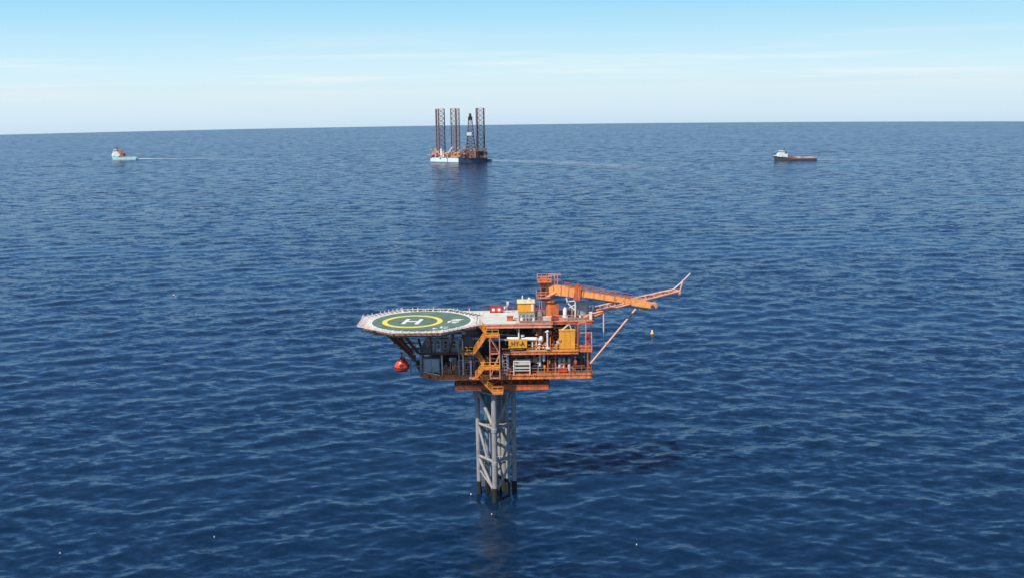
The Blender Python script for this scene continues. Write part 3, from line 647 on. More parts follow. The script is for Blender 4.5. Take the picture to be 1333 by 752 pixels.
part(MB().box((a.x, -1.5, ZL), (b_.x, -.3, b_.z)), 'cabinet_body', CONT, t); part(MB().box((a.x + .1, -1.53, ZL + .3), (b_.x - .1, -1.505, b_.z - .2)), 'cabinet_door', GREY, t)
# escape capsule
a = Q(523.3, 483, -4.2); b_ = Q(523.3, 459, -4.2); hh = b_.z - a.z
t = thing('escape_capsule', (a.x, -4.2, a.z), 'rounded red escape capsule hanging at the left under the helideck', 'escape capsule')
part(MB().lathe(a, [(.35, 0), (.95, .12), (1.28, .5), (1.33, .95), (1.12, 1.45), (.8, 1.95), (.45, 2.4), (.14, 2.7)], 22), 'capsule_hull', CAPS, t, smooth=True)
part(MB().lathe(a, [(1.34, .78), (1.4, .8), (1.4, .95), (1.34, .98)], 22), 'fender_ring', MAROON, t)
part(MB().box((a.x - .3, -5.52, a.z + .95), (a.x + .3, -5.1, a.z + 1.6)), 'hatch', MAROON, t)
part(MB().tube(V(a.x, -4.2, a.z + 2.6), b_ + V(-.1, 0, .15), .07, 6), 'lifting_hook', DARK, t)
# davit posts
for x, y0, y1, lab in ((712.8, 452.5, 432, 'white lamp post with foot plate standing on the middle deck rail'), (613.3, 491.5, 471, 'white lamp post standing at the lower deck edge beside the stairs')):
    a = Q(x, y0, -5.35); b_ = Q(x, y1, -5.35); t = thing('lamp_post', a, lab, 'lamp post', 'white lamp posts on deck edges')
    part(MB().tube(a, V(a.x, a.y, b_.z), .16, 10), 'pole', WHITE, t, smooth=True)
    part(MB().lathe(V(a.x, a.y, b_.z), [(.2, 0), (.26, .1), (.2, .3), (.05, .38)], 10).tube(V(a.x, a.y, b_.z + .1), V(a.x - .45, a.y, b_.z + .05), .1, 8), 'lamp_head', WHITE, t)
    part(MB().box(a - V(.35, .2, .12), a + V(.35, .3, .16)), 'foot_plate', WHITE, t)
# white rack
a, b_ = Q(668.8, 484, -5.15), Q(689.8, 469.5, -5.15); zb = ZL + .02
t = thing('storage_rack', ((a.x + b_.x) / 2, -4.6, ZL), 'white open frame rack with horizontal bars on the lower deck', 'rack')
fr_ = MB()
for X in (a.x, b_.x):
    for Y in (-5.2, -4.2): fr_.beam((X, Y, zb), (X, Y, b_.z), .13, .13)
fr_.beam((a.x, -5.2, b_.z), (b_.x, -5.2, b_.z), .13, .15); fr_.beam((a.x, -4.2, b_.z), (b_.x, -4.2, b_.z), .13, .15); part(fr_, 'frame', WHITE, t)
for k, hgt in ((.76, .16), (.5, .2), (.3, .1)):
    z = zb + (b_.z - zb) * k; part(MB().box((a.x + .05, -5.16, z - hgt / 2), (b_.x - .05, -4.3, z + hgt / 2)), 'shelf', DECKW, t)
part(MB().box((a.x + .05, -4.35, zb + .3), (b_.x - .05, -4.3, b_.z - .1)), 'back_panel', GREY, t)
# yellow cabin on the middle deck
a, b_ = Q(728, 455, -4.3), Q(748.4, 430, -4.3)
t = thing('equipment_house', ((a.x + b_.x) / 2, -3, ZM), 'bright yellow box cabin on the right of the middle deck', 'cabin')
part(MB().box((a.x, -4.3, ZM), (b_.x, -1.6, b_.z)), 'wall', YELLOW, t); part(MB().box((a.x - .06, -4.36, b_.z), (b_.x + .06, -1.55, b_.z + .12)), 'roof', YELLOW, t)
part(MB().box((a.x + 1.0, -4.33, ZM + .2), (a.x + 1.04, -4.305, b_.z - .1)).box((a.x + 1.9, -4.33, ZM + .2), (a.x + 1.94, -4.305, b_.z - .1)), 'door_seam', ORANGE, t)
part(MB().beam(Q(731, 429.5, -4), Q(741, 421, -3.6), .14, .2).beam(Q(741, 421, -3.6), Q(744, 429, -3.6), .1, .12), 'lifting_arm', WHITE)
# generators and dark process packages under cover
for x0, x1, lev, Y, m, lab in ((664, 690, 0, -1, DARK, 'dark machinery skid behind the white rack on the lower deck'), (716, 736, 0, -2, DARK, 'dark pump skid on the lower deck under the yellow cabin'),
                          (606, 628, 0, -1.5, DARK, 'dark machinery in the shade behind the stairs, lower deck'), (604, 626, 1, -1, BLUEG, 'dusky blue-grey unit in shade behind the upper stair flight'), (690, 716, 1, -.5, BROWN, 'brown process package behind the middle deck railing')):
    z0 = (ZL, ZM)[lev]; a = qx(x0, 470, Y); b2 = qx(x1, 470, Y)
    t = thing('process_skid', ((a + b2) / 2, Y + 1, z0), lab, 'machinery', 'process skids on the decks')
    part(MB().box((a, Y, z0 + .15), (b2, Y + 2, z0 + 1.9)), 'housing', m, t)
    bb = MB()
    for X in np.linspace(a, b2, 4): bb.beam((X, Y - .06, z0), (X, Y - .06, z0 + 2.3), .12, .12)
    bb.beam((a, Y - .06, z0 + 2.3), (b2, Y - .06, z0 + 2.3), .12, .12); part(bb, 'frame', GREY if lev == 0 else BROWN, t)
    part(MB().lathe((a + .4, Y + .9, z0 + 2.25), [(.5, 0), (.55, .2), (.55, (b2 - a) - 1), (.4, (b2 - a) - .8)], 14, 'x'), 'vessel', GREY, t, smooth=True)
for x, lab in ((728.5, 'upright white bottle in the left of three on the lower deck'), (734, 'upright grey bottle in the middle of three on the lower deck'), (741, 'upright dusky bottle in the right of three on the lower deck')):
    a = Q(x, 482, -3.6); t = thing('gas_bottle', (a.x, -3.6, ZL), lab, 'gas bottle', 'upright bottles beneath the yellow cabin')
    part(MB().lathe((a.x, -3.6, ZL), [(.26, 0), (.28, .1), (.28, 2.3), (.1, 2.6)], 12), 'bottle_body', CONT, t, smooth=True); part(MB().tube((a.x, -3.6, ZL + 2.55), (a.x, -3.6, ZL + 2.8), .06, 6), 'valve', GREY, t)
a, b_ = Q(727, 485, -4.2), Q(738, 479, -4.2); t = thing('fire_hose_box', ((a.x + b_.x) / 2, -4, ZL), 'small red box behind the lower deck railing', 'box')
part(MB().box((a.x, -4.3, ZL + .2), (b_.x, -3.8, b_.z)), 'box_body', RED, t); part(MB().box((a.x, -4.34, b_.z), (b_.x, -3.78, b_.z + .08)), 'box_lid', RED, t)

# --- things on the upper deck
DZ = ZU + .03
c = Q(646, 402, 5.5)
t = thing('hose_reel', (c.x, 5.5, DZ), 'twin red hose reels with white hubs at the back of the white deck', 'hose reel')
for k, x in enumerate((642.3, 649.7)):
    p = Q(x, 402, 5.5); p.z = DZ + .62
    part(MB().lathe(p - V(0, .5, 0), [(.5, 0), (.62, .02), (.62, .1), (.3, .12), (.3, .9), (.62, .92), (.62, 1.0), (.5, 1.02)], 18, 'y'), 'reel', RED, t, smooth=True)
    part(MB().lathe(p - V(0, .56, 0), [(.27, 0), (.27, .05)], 14, 'y'), 'hub', WHITE, t)
part(MB().box((c.x - 1.15, 5, DZ), (c.x + 1.15, 6.2, DZ + .1)).beam((c.x - 1.1, 5, DZ + 1.2), (c.x + 1.1, 5, DZ + 1.2), .08, .1).beam((c.x - 1.1, 5, DZ), (c.x - 1.1, 5, DZ + 1.2), .08, .1).beam((c.x + 1.1, 5, DZ), (c.x + 1.1, 5, DZ + 1.2), .08, .1), 'reel_frame', MAROON, t)
a = Q(664, 417, -2.5); t = thing('fire_monitor_box', (a.x, -2, DZ), 'small brick red locker alone on the white deck near its front edge', 'locker')
a.x = qx(664, 416, -2); part(MB().box((a.x - .55, -2.4, DZ), (a.x + .55, -1.5, DZ + .72)), 'locker_body', DKORANGE, t); part(MB().box((a.x - .6, -2.45, DZ + .72), (a.x + .6, -1.45, DZ + .8)), 'locker_lid', RED, t)
a = Q(660, 403, 5); t = thing('weather_mast', (a.x, 5, DZ), 'thin pale mast with small instruments behind the twin red reels', 'mast')
part(MB().tube((a.x, 5, DZ), (a.x, 5, DZ + 1.9), .05, 6).tube((a.x - .45, 5, DZ + 1), (a.x + .3, 5, DZ + 1.5), .05, 6), 'pole', PINKN, t)
part(MB().box((a.x - .1, 4.9, DZ + 1.6), (a.x + .35, 5.1, DZ + 2.1)), 'instrument', PINKN, t)
part(MB().box((a.x - .6, 4.9, DZ + .7), (a.x - .3, 5.1, DZ + 1.2)), 'instrument', PINKN, t)
a = Q(611, 404, 7.2); t = thing('windsock_post', (a.x, 7.2, DZ), 'tiny dark red post at the back edge between helideck and reels', 'post')
part(MB().tube((a.x, 7.2, DZ), (a.x, 7.2, DZ + .9), .06, 6), 'pole', WHITE, t); part(MB().lathe((a.x, 7.2, DZ + .6), [(.14, 0), (.2, .15), (.1, .4)], 8), 'lamp', MAROON, t)
# yellow roofed control cabin over grey equipment
x0, x1 = qx(674, 405, 1), qx(695.5, 405, 1); zlo = qz(685, 405.5, 1); zhi = qz(685, 394.5, 1)
t = thing('control_cabin', ((x0 + x1) / 2, 2, DZ), 'yellow cabin with pale roof raised above grey equipment on the upper deck', 'cabin')
part(MB().box((x0, 1, zlo), (x1, 4.2, zhi)), 'wall', YELLOW, t); part(MB().box((x0 - .12, .85, zhi), (x1 + .12, 4.35, zhi + .12)), 'roof', paint('cream_roof', (.8, .66, .35), .5, .1), t)
for X in (x0 + .15, (x0 + x1) / 2, x1 - .15): part(MB().beam((X, 1.1, DZ), (X, 1.1, zlo), .16, .16), 'leg', SALMON, t)
part(MB().box((x1 - .55, .96, zlo + .1), (x1 - .15, .995, zhi - .15)), 'door', WHITE, t)
part(MB().tube(((x0 + x1) / 2 - .6, 2.4, zhi + .1), ((x0 + x1) / 2 - .6, 2.4, zhi + 1.15), .12, 8), 'antenna', WHITE, t); part(MB().lathe(((x0 + x1) / 2 + .6, 2.6, zhi + .12), [(.1, 0), (.1, .3), (.3, .45), (.05, .65)], 10), 'dome', WHITE, t)
ge = MB(); x0g, x1g = qx(675, 412, -1), qx(696, 412, -1)
t = thing('equipment_skid', ((x0g + x1g) / 2, 0, DZ), 'low grey-green machinery with pipes in front of the yellow roofed cabin', 'machinery')
part(ge.box((x0g, -1.2, DZ), (x1g, .8, DZ + .9)), 'housing', paint('grey_green', (.22, .24, .2), .6, .3, .3), t)
pp = MB()
for i in range(9): X = random.uniform(x0g, x1g); pp.tube((X, -1.5 - random.random(), DZ), (X, -1.6, DZ + random.uniform(.5, 1.3)), .09, 6)
pp.tube((x0g - .8, -1.8, DZ + .4), (x1g, -1.8, DZ + .4), .12, 8); part(pp, 'pipework', GREY, t)
part(MB().lathe((x0g + .6, -2.2, DZ), [(.3, 0), (.3, .5), (.1, .6)], 10).lathe((x1g - .2, -2.6, DZ), [(.25, 0), (.25, .4), (.1, .5)], 10), 'valve', WHITE, t)
x0, x1 = qx(696.5, 408, 0), qx(705, 408, 0); t = thing('pipe_frame', ((x0 + x1) / 2, .5, DZ), 'dark maroon open frame between yellow cabin and crane pedestal', 'frame')
fr_ = MB()
for X in (x0, x1):
    for Y in (0, 1.4): fr_.beam((X, Y, DZ), (X, Y, DZ + 1.9), .2, .2)
for Y in (0, 1.4): fr_.beam((x0, Y, DZ + 1.9), (x1, Y, DZ + 1.9), .2, .24)
for X in (x0, x1): fr_.beam((X, 0, DZ + 1.9), (X, 1.4, DZ + 1.9), .18, .2)
part(fr_, 'frame', MAROON, t); part(MB().box((x0 + .1, .3, DZ + .2), (x1 - .1, 1.2, DZ + 1.2)), 'drum', GREY, t)
# vertical tank
a = Q(759, 412, 1.0); b_ = Q(759, 390, 1.0); hT = qz(759, 391, 1) - DZ
t = thing('storage_tank', (a.x, 1, DZ), 'grey metal upright cylinder tank beneath the crane boom', 'tank')
part(MB().lathe((a.x, 1, DZ + .1), [(1.0, 0), (1.12, .1), (1.12, hT - .3), (.9, hT - .1), (.2, hT)], 28), 'tank_shell', TANK, t, smooth=True)
for z in (.5, 1.5, hT - .5): part(MB().lathe((a.x, 1, DZ + z), [(1.125, 0), (1.16, .01), (1.16, .08), (1.125, .09)], 28), 'band', GREY, t)
part(MB().tube((a.x - .6, -.1, DZ), (a.x - .6, -.1, DZ + .5), .25, 10), 'manhole', WHITE, t)
# white upright tank
a = Q(735.5, 411, 0); t = thing('white_cylinder', (a.x, 0, DZ), 'white upright cylinder on deck between crane pedestal and boom rest', 'tank')
part(MB().lathe((a.x, 0, DZ), [(.36, 0), (.36, 1.5), (.2, 1.75), (.08, 1.85)], 14), 'cylinder_body', WHITE, t, smooth=True); part(MB().box((a.x - .9, -.3, DZ), (a.x + .5, .3, DZ + .3)), 'base', DECKW, t)
# boom rest : white posts with crossing members
br = thing('boom_rest', (qx(743, 411, -.8), -.8, DZ), 'white framed boom rest holding up the middle of the crane boom', 'crane rest')
def bar(x0, y0, Y0, x1, y1, Y1, wd, m, name, par): return part(MB().beam(Q(x0, y0, Y0), Q(x1, y1, Y1), wd, wd), name, m, par)
bar(748.7, 412, -.8, 748.7, 389, -.8, .22, WHITE, 'post', br); bar(738.8, 395, -.8, 737.2, 387, -.8, .2, WHITE, 'post', br); bar(744.5, 412, .6, 744.5, 389, .6, .16, SALMON, 'post', br)
bar(738, 393, -.8, 748, 403, -.8, .2, WHITE, 'crossbar', br); bar(740, 392, -.8, 749, 391, -.8, .16, WHITE, 'crossbar', br); bar(741, 400, -.8, 748.5, 396, -.8, .14, WHITE, 'crossbar', br)
# deck clutter on the right part (small boxes, each a thing)
for x, y, wd, hg, m, lab in ((712, 411, 1.4, .5, DECKW, 'low cream box at the foot of the crane pedestal'), (727, 411, 1.2, .6, DKORANGE, 'small rust red box right of the crane pedestal'), (733, 415, 1.6, .4, SALMON, 'low salmon box near the right deck edge'),
                     (722, 417, 1.3, .55, MAROON, 'small maroon box at the upper deck front corner'), (769, 411, .5, 1.1, WHITE, 'short white post box at the foot of the flare boom')):
    Y = -1.8 if y < 414 else -3; a = Q(x, y, Y); z0 = DZ if x < 718 else ZU + .1
    t = thing('deck_box', (a.x, Y, z0), lab, 'box'); part(MB().box((a.x - wd / 2, Y - .4, z0), (a.x + wd / 2, Y + .5, z0 + hg)), 'box_body', m, t); part(MB().box((a.x - wd / 2 - .03, Y - .43, z0 + hg), (a.x + wd / 2 + .03, Y + .53, z0 + hg + .06)), 'box_lid', m, t)

# ================================================================== CRANE
CY = .8
cb = Q(716.5, 409, CY); cr_ = thing('pedestal_crane', (cb.x, CY, DZ), 'orange pedestal crane with long boom lying to the right over the deck', 'crane')
def cp(mb, name, m, **k): return mb.build(name, m, cr_, **k)
zslew = qz(714, 391, CY)
cp(MB().lathe((qx(716, 400, CY), CY, DZ), [(1.0, 0), (1.0, .25), (.8, .3), (.8, zslew - DZ - .2), (1.15, zslew - DZ - .1), (1.15, zslew - DZ + .15)], 22), 'pedestal', ORANGE, smooth=True)
cp(MB().box((qx(718, 405, CY - .4), CY - 1.0, DZ + .4), (qx(727, 405, CY - .4), CY + .8, qz(722, 395, CY))), 'winch_house', DKORANGE)  # darker box gives the pedestal its shaded right side
x0, x1 = qx(702.5, 380, CY), qx(714, 380, CY); ztop = qz(708, 360, CY)
hs_ = cp(MB().beam((x0 + .9, CY, zslew + .1), (x0 + .7, CY, ztop), 1.5, 1.3, 1.0, 1.3), 'slew_tower', DKORANGE)
cp(MB().box((x0 + .2, CY - 1.0, zslew + 1.2), (x1 - .2, CY - .76, zslew + 2.6)), 'cab', BROWN); cp(MB().box((x0 + .35, CY - 1.04, zslew + 1.7), (x0 + 1.0, CY - 1.01, zslew + 2.4)), 'cab_window', GLASS)
zp = qz(708, 366, CY)
pl = cp(MB().box((x0 - .4, CY - 1.3, zp - .1), (x1 + .5, CY + 1.3, zp)), 'top_platform', ORANGE)
part(MB().rail([(x0 - .4, CY + 1.3, zp), (x0 - .4, CY - 1.3, zp), (x1 + .5, CY - 1.3, zp), (x1 + .5, CY + 1.3, zp), (x0 - .4, CY + 1.3, zp)], r=.04, sp=.8), 'railing', SALMON, pl)
z2 = qz(708, 386, CY); pl = cp(MB().box((x0 - .6, CY - 1.4, z2 - .1), (x1 + .2, CY + 1.2, z2)), 'lower_platform', DKORANGE)
part(MB().rail([(x0 - .6, CY + 1.2, z2), (x0 - .6, CY - 1.4, z2), (x1 + .2, CY - 1.4, z2)], r=.04, sp=.8), 'railing', SALMON, pl)
gt = MB(); xa, xb = qx(714, 365, CY), qx(730, 365, CY); zg0, zg1 = qz(720, 371, CY), qz(720, 357.5, CY)
for X in (xa, (xa + xb) / 2, xb - .6):
    for Y in (CY - .7, CY + .7): gt.tube((X, Y, zg0), (X, Y, zg1), .05, 5)
for Y in (CY - .7, CY + .7):
    gt.tube((xa, Y, zg1), (xb, Y, zg1), .06, 5); gt.tube((xa, Y, (zg0 + zg1) / 2), (xb, Y, (zg0 + zg1) / 2), .04, 5)
cp(gt, 'gantry_frame', SALMON)
P1, P2, P3, P4 = Q(711.5, 375.5, CY), Q(751, 380.8, -1.0), Q(826, 392.5, -4.0), Q(850, 397.5, -5.0)
cp(MB().beam(P1, P2, 1.1, 1.75, 1.6, 1.0), 'boom_heel', BOOMY)
cp(MB().beam(P2, P3, .8, 1.0, .9, .75), 'boom_section', BOOMY)
tip = cp(MB().beam(Q(823, 392.5, -3.9), P4, .85, 1.2, .9, .8), 'boom_tip', BOOMY)
sh = Q(851.5, 397.5, -5.05); part(MB().lathe(sh - V(0, .3, 0), [(.3, 0), (.6, .05), (.62, .12), (.5, .3), (.62, .48), (.6, .55), (.3, .6)], 18, 'y'), 'sheave', SALMON, tip, smooth=True)
part(MB().lathe(sh - V(.35, .5, .1), [(.34, 0), (.34, .1)], 14, 'y'), 'sheave_pin', DARK, tip)
part(MB().box(Q(832, 402.8, -4.3), Q(843, 400.5, -3.6)), 'hook_block', YELLOW, tip)
cp(MB().beam(Q(748.5, 380.5, -.9), Q(757, 382, -1.2), 1.35, 2.35), 'boom_collar', DKORANGE)
cp(MB().beam(Q(751, 373, -.9), Q(753.5, 369.5, -.9), .5, .5), 'collar_bracket', DKORANGE)
cp(MB().tube(Q(711.5, 387, CY - .9), Q(727, 378.5, CY - .95), .26, 12), 'luffing_cylinder', BOOMY, smooth=True)
for f in (.12, .3, .48, .66, .84):
    c_ = P2.lerp(P3, f); d_ = (P3 - P2).normalized() * .06; cp(MB().beam(c_ - d_, c_ + d_, 1.02 - .2 * f, 1.08 - .1 * f), 'boom_band', ORANGE)
for f in (.25, .5, .75):
    c_ = P1.lerp(P2, f); d_ = (P2 - P1).normalized() * .06; cp(MB().beam(c_ - d_, c_ + d_, 1.2, 1.85 - .12 * f), 'boom_band', ORANGE)
cp(MB().box((x0 + .2, CY + .3, zslew + .5), (x0 + .9, CY + 1.0, zslew + 1.4)), 'hydraulic_unit', GREY); cp(MB().lathe((x0 - .2, CY - .9, z2 + .45), [(.4, 0), (.4, .06), (.2, .07), (.2, .7), (.4, .71), (.4, .78)], 12, 'x'), 'winch_drum', DKORANGE)
cp(MB().tube((x0 - .1, CY - 1.1, DZ + .1), (x0 - .1, CY - 1.1, z2), .05, 5).tube((x0 + .3, CY - 1.1, DZ + .1), (x0 + .3, CY - 1.1, z2), .05, 5), 'access_ladder', SALMON)
cp(MB().tube(Q(850, 398, -5.2), Q(838, 403.5, -4.2), .035, 5), 'hoist_rope', DARK)
wr = MB(); a0, a1 = Q(735, 372.5, -1), Q(824, 388.2, -4.4)
wr.rail([a0, a1], h=.7, sp=1.0, r=.03); cp(wr, 'boom_walkway_rail', DKORANGE)
la = MB(); n = 12; t0, t1 = Q(762, 385.5, -1.0), Q(824, 396, -3.6); b0, b1 = Q(762, 387.8, -1.2), Q(806, 395.5, -3.2)
la.tube(t0, t1, .05, 5); la.tube(b0, b1, .06, 5); la.tube(b0 + V(0, 1, 0), b1 + V(0, 1, 0), .06, 5)
for i in range(n): la.tube(t0.lerp(t1, i / n * .8), b0.lerp(b1, (i + .5) / n), .035, 4); la.tube(b0.lerp(b1, (i + .5) / n), b0.lerp(b1, (i + .5) / n) + V(0, 1, 0), .035, 4); la.tube(b0.lerp(b1, (i + .5) / n) , t0.lerp(t1, (i + 1) / n * .8), .035, 4)
cp(la, 'boom_lattice', SALMON)
rp = MB(); rp.tube(Q(716, 362, CY), Q(760, 374, -1.2), .03, 4).tube(Q(716, 362, CY + .3), Q(820, 388, -3.8), .03, 4); cp(rp, 'boom_rope', DARK)

# ================================================================== FLARE BOOM
PK = paint('faded_pink_steel', (.76, .36, .22), .5, .18, .3)
root = Q(770, 411, .5); fb = thing('flare_boom', root, 'long slim salmon flare boom reaching out right past the crane, tip bent upward', 'flare boom')
def fp(mb, name, m=PK, **k): return mb.build(name, m, fb, **k)
A0, A1 = Q(768, 409, -1.0), Q(885, 378.8, 1.8)      # front lower chord
B0, B1 = Q(772, 399.5, 1.5), Q(877, 376.5, 2.8)     # back upper chord
C0, C1 = Q(772, 404.5, 2.8), Q(886, 377.5, 3.0)
fp(MB().tube(A0, A1, .2, 10), 'lower_chord', SALMON, smooth=True); fp(MB().tube(B0, B1, .15, 10), 'upper_chord', smooth=True); fp(MB().tube(C0, C1, .13, 10), 'back_chord', smooth=True)
br_ = MB(); n = 11
for i in range(n + 1):
    f = i / n; a, b_, c = A0.lerp(A1, f), B0.lerp(B1, f), C0.lerp(C1, f)
    br_.tube(a, b_, .06, 5); br_.tube(b_, c, .06, 5); br_.tube(a, c, .06, 5)
    if i < n: a2, b2 = A0.lerp(A1, (i + 1) / n), B0.lerp(B1, (i + 1) / n); br_.tube(a if i % 2 else b_, b2 if i % 2 else a2, .05, 5)
fp(br_, 'cross_bracing')
fp(MB().tube(Q(760, 413, -1), A0, .24, 10).tube(Q(768, 414, -1.2), Q(786, 406, -.5), .2, 8), 'root_beam', ORANGE)
fp(MB().beam(Q(771.7, 408, .8), Q(771.7, 396.5, .8), .35, .35), 'root_post', WHITE)
fp(MB().tube(B1, Q(889, 366, 3.2), .12, 8).tube(Q(889, 366, 3.2), Q(898.5, 356, 3.6), .12, 8), 'flare_tip', PINKN, smooth=True)
fp(MB().tube(A1, Q(889.3, 364, 3.2), .12, 8), 'tip_strut'); fp(MB().lathe(A1 - V(0, 0, .6), [(.25, 0), (.3, .3), (.2, .6)], 10), 'tip_fitting')
fp(MB().tube(Q(768.5, 473, -4.7), Q(827.5, 402, -.4), .18, 10), 'support_strut', PK, smooth=True)
fp(MB().lathe(Q(790, 448.5, -3.1) , [(.2, 0), (.36, .2), (.2, .5)], 10), 'strut_joint', SALMON)
fp(MB().tube(Q(785.8, 408, -.6), Q(785.8, 432, -.6), .14, 8).tube(Q(785.8, 432, -.6), Q(785.8, 446, -.6), .04, 6), 'hanging_pipe', PINKN, smooth=True)

# ================================================================== BUOY
FR[0] = sea_at(849, 434.5); t = thing('buoy', (0, 0, 0), 'small yellow and white buoy floating right of the platform', 'buoy')
part(MB().lathe((0, 0, -.4), [(.3, 0), (.62, .3), (.62, .7), (.35, .95)], 16), 'float', YELLOW, t, smooth=True); part(MB().lathe((0, 0, .5), [(.3, 0), (.26, .5), (.08, .9)], 12), 'top_mark', WHITE, t, smooth=True)

# ================================================================== DRILLING RIG
RB = sea_at(598, 211.5); FR[0] = RB; sF = RB.y / FPX * 1.0
def rx(px): return (px - 598) * sF * 1.003
def rz(py): return (210.8 - py) * sF
rig = thing('drilling_rig', (0, 0, 0), 'jack-up drilling rig under tow near the horizon with three tall lattice legs', 'drilling rig')
def rp_(mb, name, m, par=rig, **k): return mb.build(name, m, par, **k)
hullp = [(rx(560), 9), (rx(597.5), -11), (rx(634), 6), (rx(630), 30), (rx(600), 42), (rx(566), 34)]
zh = rz(205.2)
hp = rp_(MB().prism(hullp, -1, zh), 'hull', RIGSHADE)  # whole hull takes the painted shade tone of its right face
d = V(hullp[1][0] - hullp[0][0], hullp[1][1] - hullp[0][1], 0); nrm = V(d.y, -d.x, 0).normalized() * .1; a = V(*hullp[0], 0); b_ = V(*hullp[1], 0)
rp_(MB().prism([(a.x, a.y), (a.x + nrm.x, a.y + nrm.y), (b_.x + nrm.x, b_.y + nrm.y), (b_.x, b_.y)], .6, zh + .3), 'hull_side', RIGLIT, hp, label='white left side of the hull, sunlight painted into its tone')  # pale sheet lays the sunlit tone over the left face
f0, f1 = a.lerp(b_, .60), a.lerp(b_, .62); rp_(MB().prism([(f0.x, f0.y), (f0.x + nrm.x * 1.3, f0.y + nrm.y * 1.3), (f1.x + nrm.x * 1.3, f1.y + nrm.y * 1.3), (f1.x, f1.y)], .6, zh + .2), 'fender', RIGSHADE, hp)
rp_(MB().prism([(rx(634), 5), (rx(640), 6), (rx(634), 12)], .2, 2.4), 'bow_step', RIGSHADE, hp)
dk = rp_(MB().prism([(x * .97, y * .97 + .3) for x, y in hullp], zh, zh + .3), 'main_deck', RIGBR)
def lattice(cx, cy, z0, z1, wd, rc, rb, nb, dark_chord=0, rot=0, name='leg'):
    c = [V(cx + math.cos(rot + k * 2 * math.pi / 3) * wd / 1.73, cy + math.sin(rot + k * 2 * math.pi / 3) * wd / 1.73, 0) for k in range(3)]
    lg = MB()
    for k in range(3): lg.tube(c[k] + V(0, 0, z0), c[k] + V(0, 0, z1), rc * (1.55 if k == dark_chord else 1), 8)
    l = rp_(lg, name, LEGD, rig); g = MB()
    hb_ = (z1 - z0) / nb
    for i in range(nb + 1):
        z = z0 + i * hb_
        for k in range(3):
            p, q2 = c[k], c[(k + 1) % 3]; g.tube(p + V(0, 0, z), q2 + V(0, 0, z), rb, 5)
            if i < nb: m_ = (p + q2) / 2; g.tube(p + V(0, 0, z), m_ + V(0, 0, z + hb_ / 2), rb, 5); g.tube(q2 + V(0, 0, z), m_ + V(0, 0, z + hb_ / 2), rb, 5); g.tube(p + V(0, 0, z + hb_), m_ + V(0, 0, z + hb_ / 2), rb, 5); g.tube(q2 + V(0, 0, z + hb_), m_ + V(0, 0, z + hb_ / 2), rb, 5)
    rp_(g, 'leg_bracing', LEGR, l); return l
lattice(rx(572.8), 16, zh, rz(142.6), 9.2, .6, .19, 10, 1, R_(20))
lattice(rx(594), 0, zh, rz(142), 9.0, .6, .19, 10, 1, R_(-35))
lattice(rx(624), 16, zh, rz(142.3), 9.0, .6, .19, 10, 0, R_(10))
for x, Y in ((572.8, 16), (594, 0), (624, 16)):
    rp_(MB().box((rx(x) - 5.2, Y - 5, zh), (rx(x) + 5.2, Y + 5, zh + 5.5)), 'jacking_house', RIGBR if x > 600 else RIGOR)
# derrick
dk_ = MB(); cx_, cy_ = rx(613), 2; zb_, zt2 = rz(196), rz(152)
for i, j in ((-1, -1), (1, -1), (1, 1), (-1, 1)): dk_.tube((cx_ + i * 5, cy_ + j * 5, zb_), (cx_ + i * 1.4, cy_ + j * 1.4, zt2), .42, 6)
dr1 = rp_(dk_, 'derrick', LEGD); g = MB(); n = 10
for i in range(n):
    f0, f1 = i / n, (i + 1) / n; w0, w1 = 5 - 3.6 * f0, 5 - 3.6 * f1; z0, z1 = zb_ + (zt2 - zb_) * f0, zb_ + (zt2 - zb_) * f1
    cs = [(-1, -1), (1, -1), (1, 1), (-1, 1)]
    for k in range(4):
        (i0, j0), (i1, j1) = cs[k], cs[(k + 1) % 4]
        g.tube((cx_ + i0 * w0, cy_ + j0 * w0, z0), (cx_ + i1 * w0, cy_ + j1 * w0, z0), .22, 4); g.tube((cx_ + i0 * w0, cy_ + j0 * w0, z0), (cx_ + i1 * w1, cy_ + j1 * w1, z1), .22, 4); g.tube((cx_ + i1 * w0, cy_ + j1 * w0, z0), (cx_ + i0 * w1, cy_ + j0 * w1, z1), .22, 4)
rp_(g, 'derrick_bracing', LEGD, dr1)
rp_(MB().box((cx_ - 2.3, cy_ - 2.3, rz(157)), (cx_ + 2.3, cy_ + 2.3, rz(153))).box((cx_ - 1.2, cy_ - 1.2, rz(153)), (cx_ + 1.2, cy_ + 1.2, rz(148.5))), 'crown_block', BLACK, dr1)
rp_(MB().box((rx(608.5), cy_ - 4.6, rz(176.5)), (rx(614.5), cy_ + 2, rz(172.5))), 'monkey_board', WHITE, dr1)
rp_(MB().box((rx(606), -5, zh), (rx(620), 12, rz(196))), 'drill_floor', RIGBR)
rp_(MB().box((rx(604), -3, rz(197)), (rx(631), 10, rz(195.5))), 'cantilever', RIGBR)
rp_(MB().box((rx(586), -2, zh), (rx(592), 6, rz(196.5))), 'accommodation', paint('rig_beige', (.72, .6, .4), .6, .1), rig)
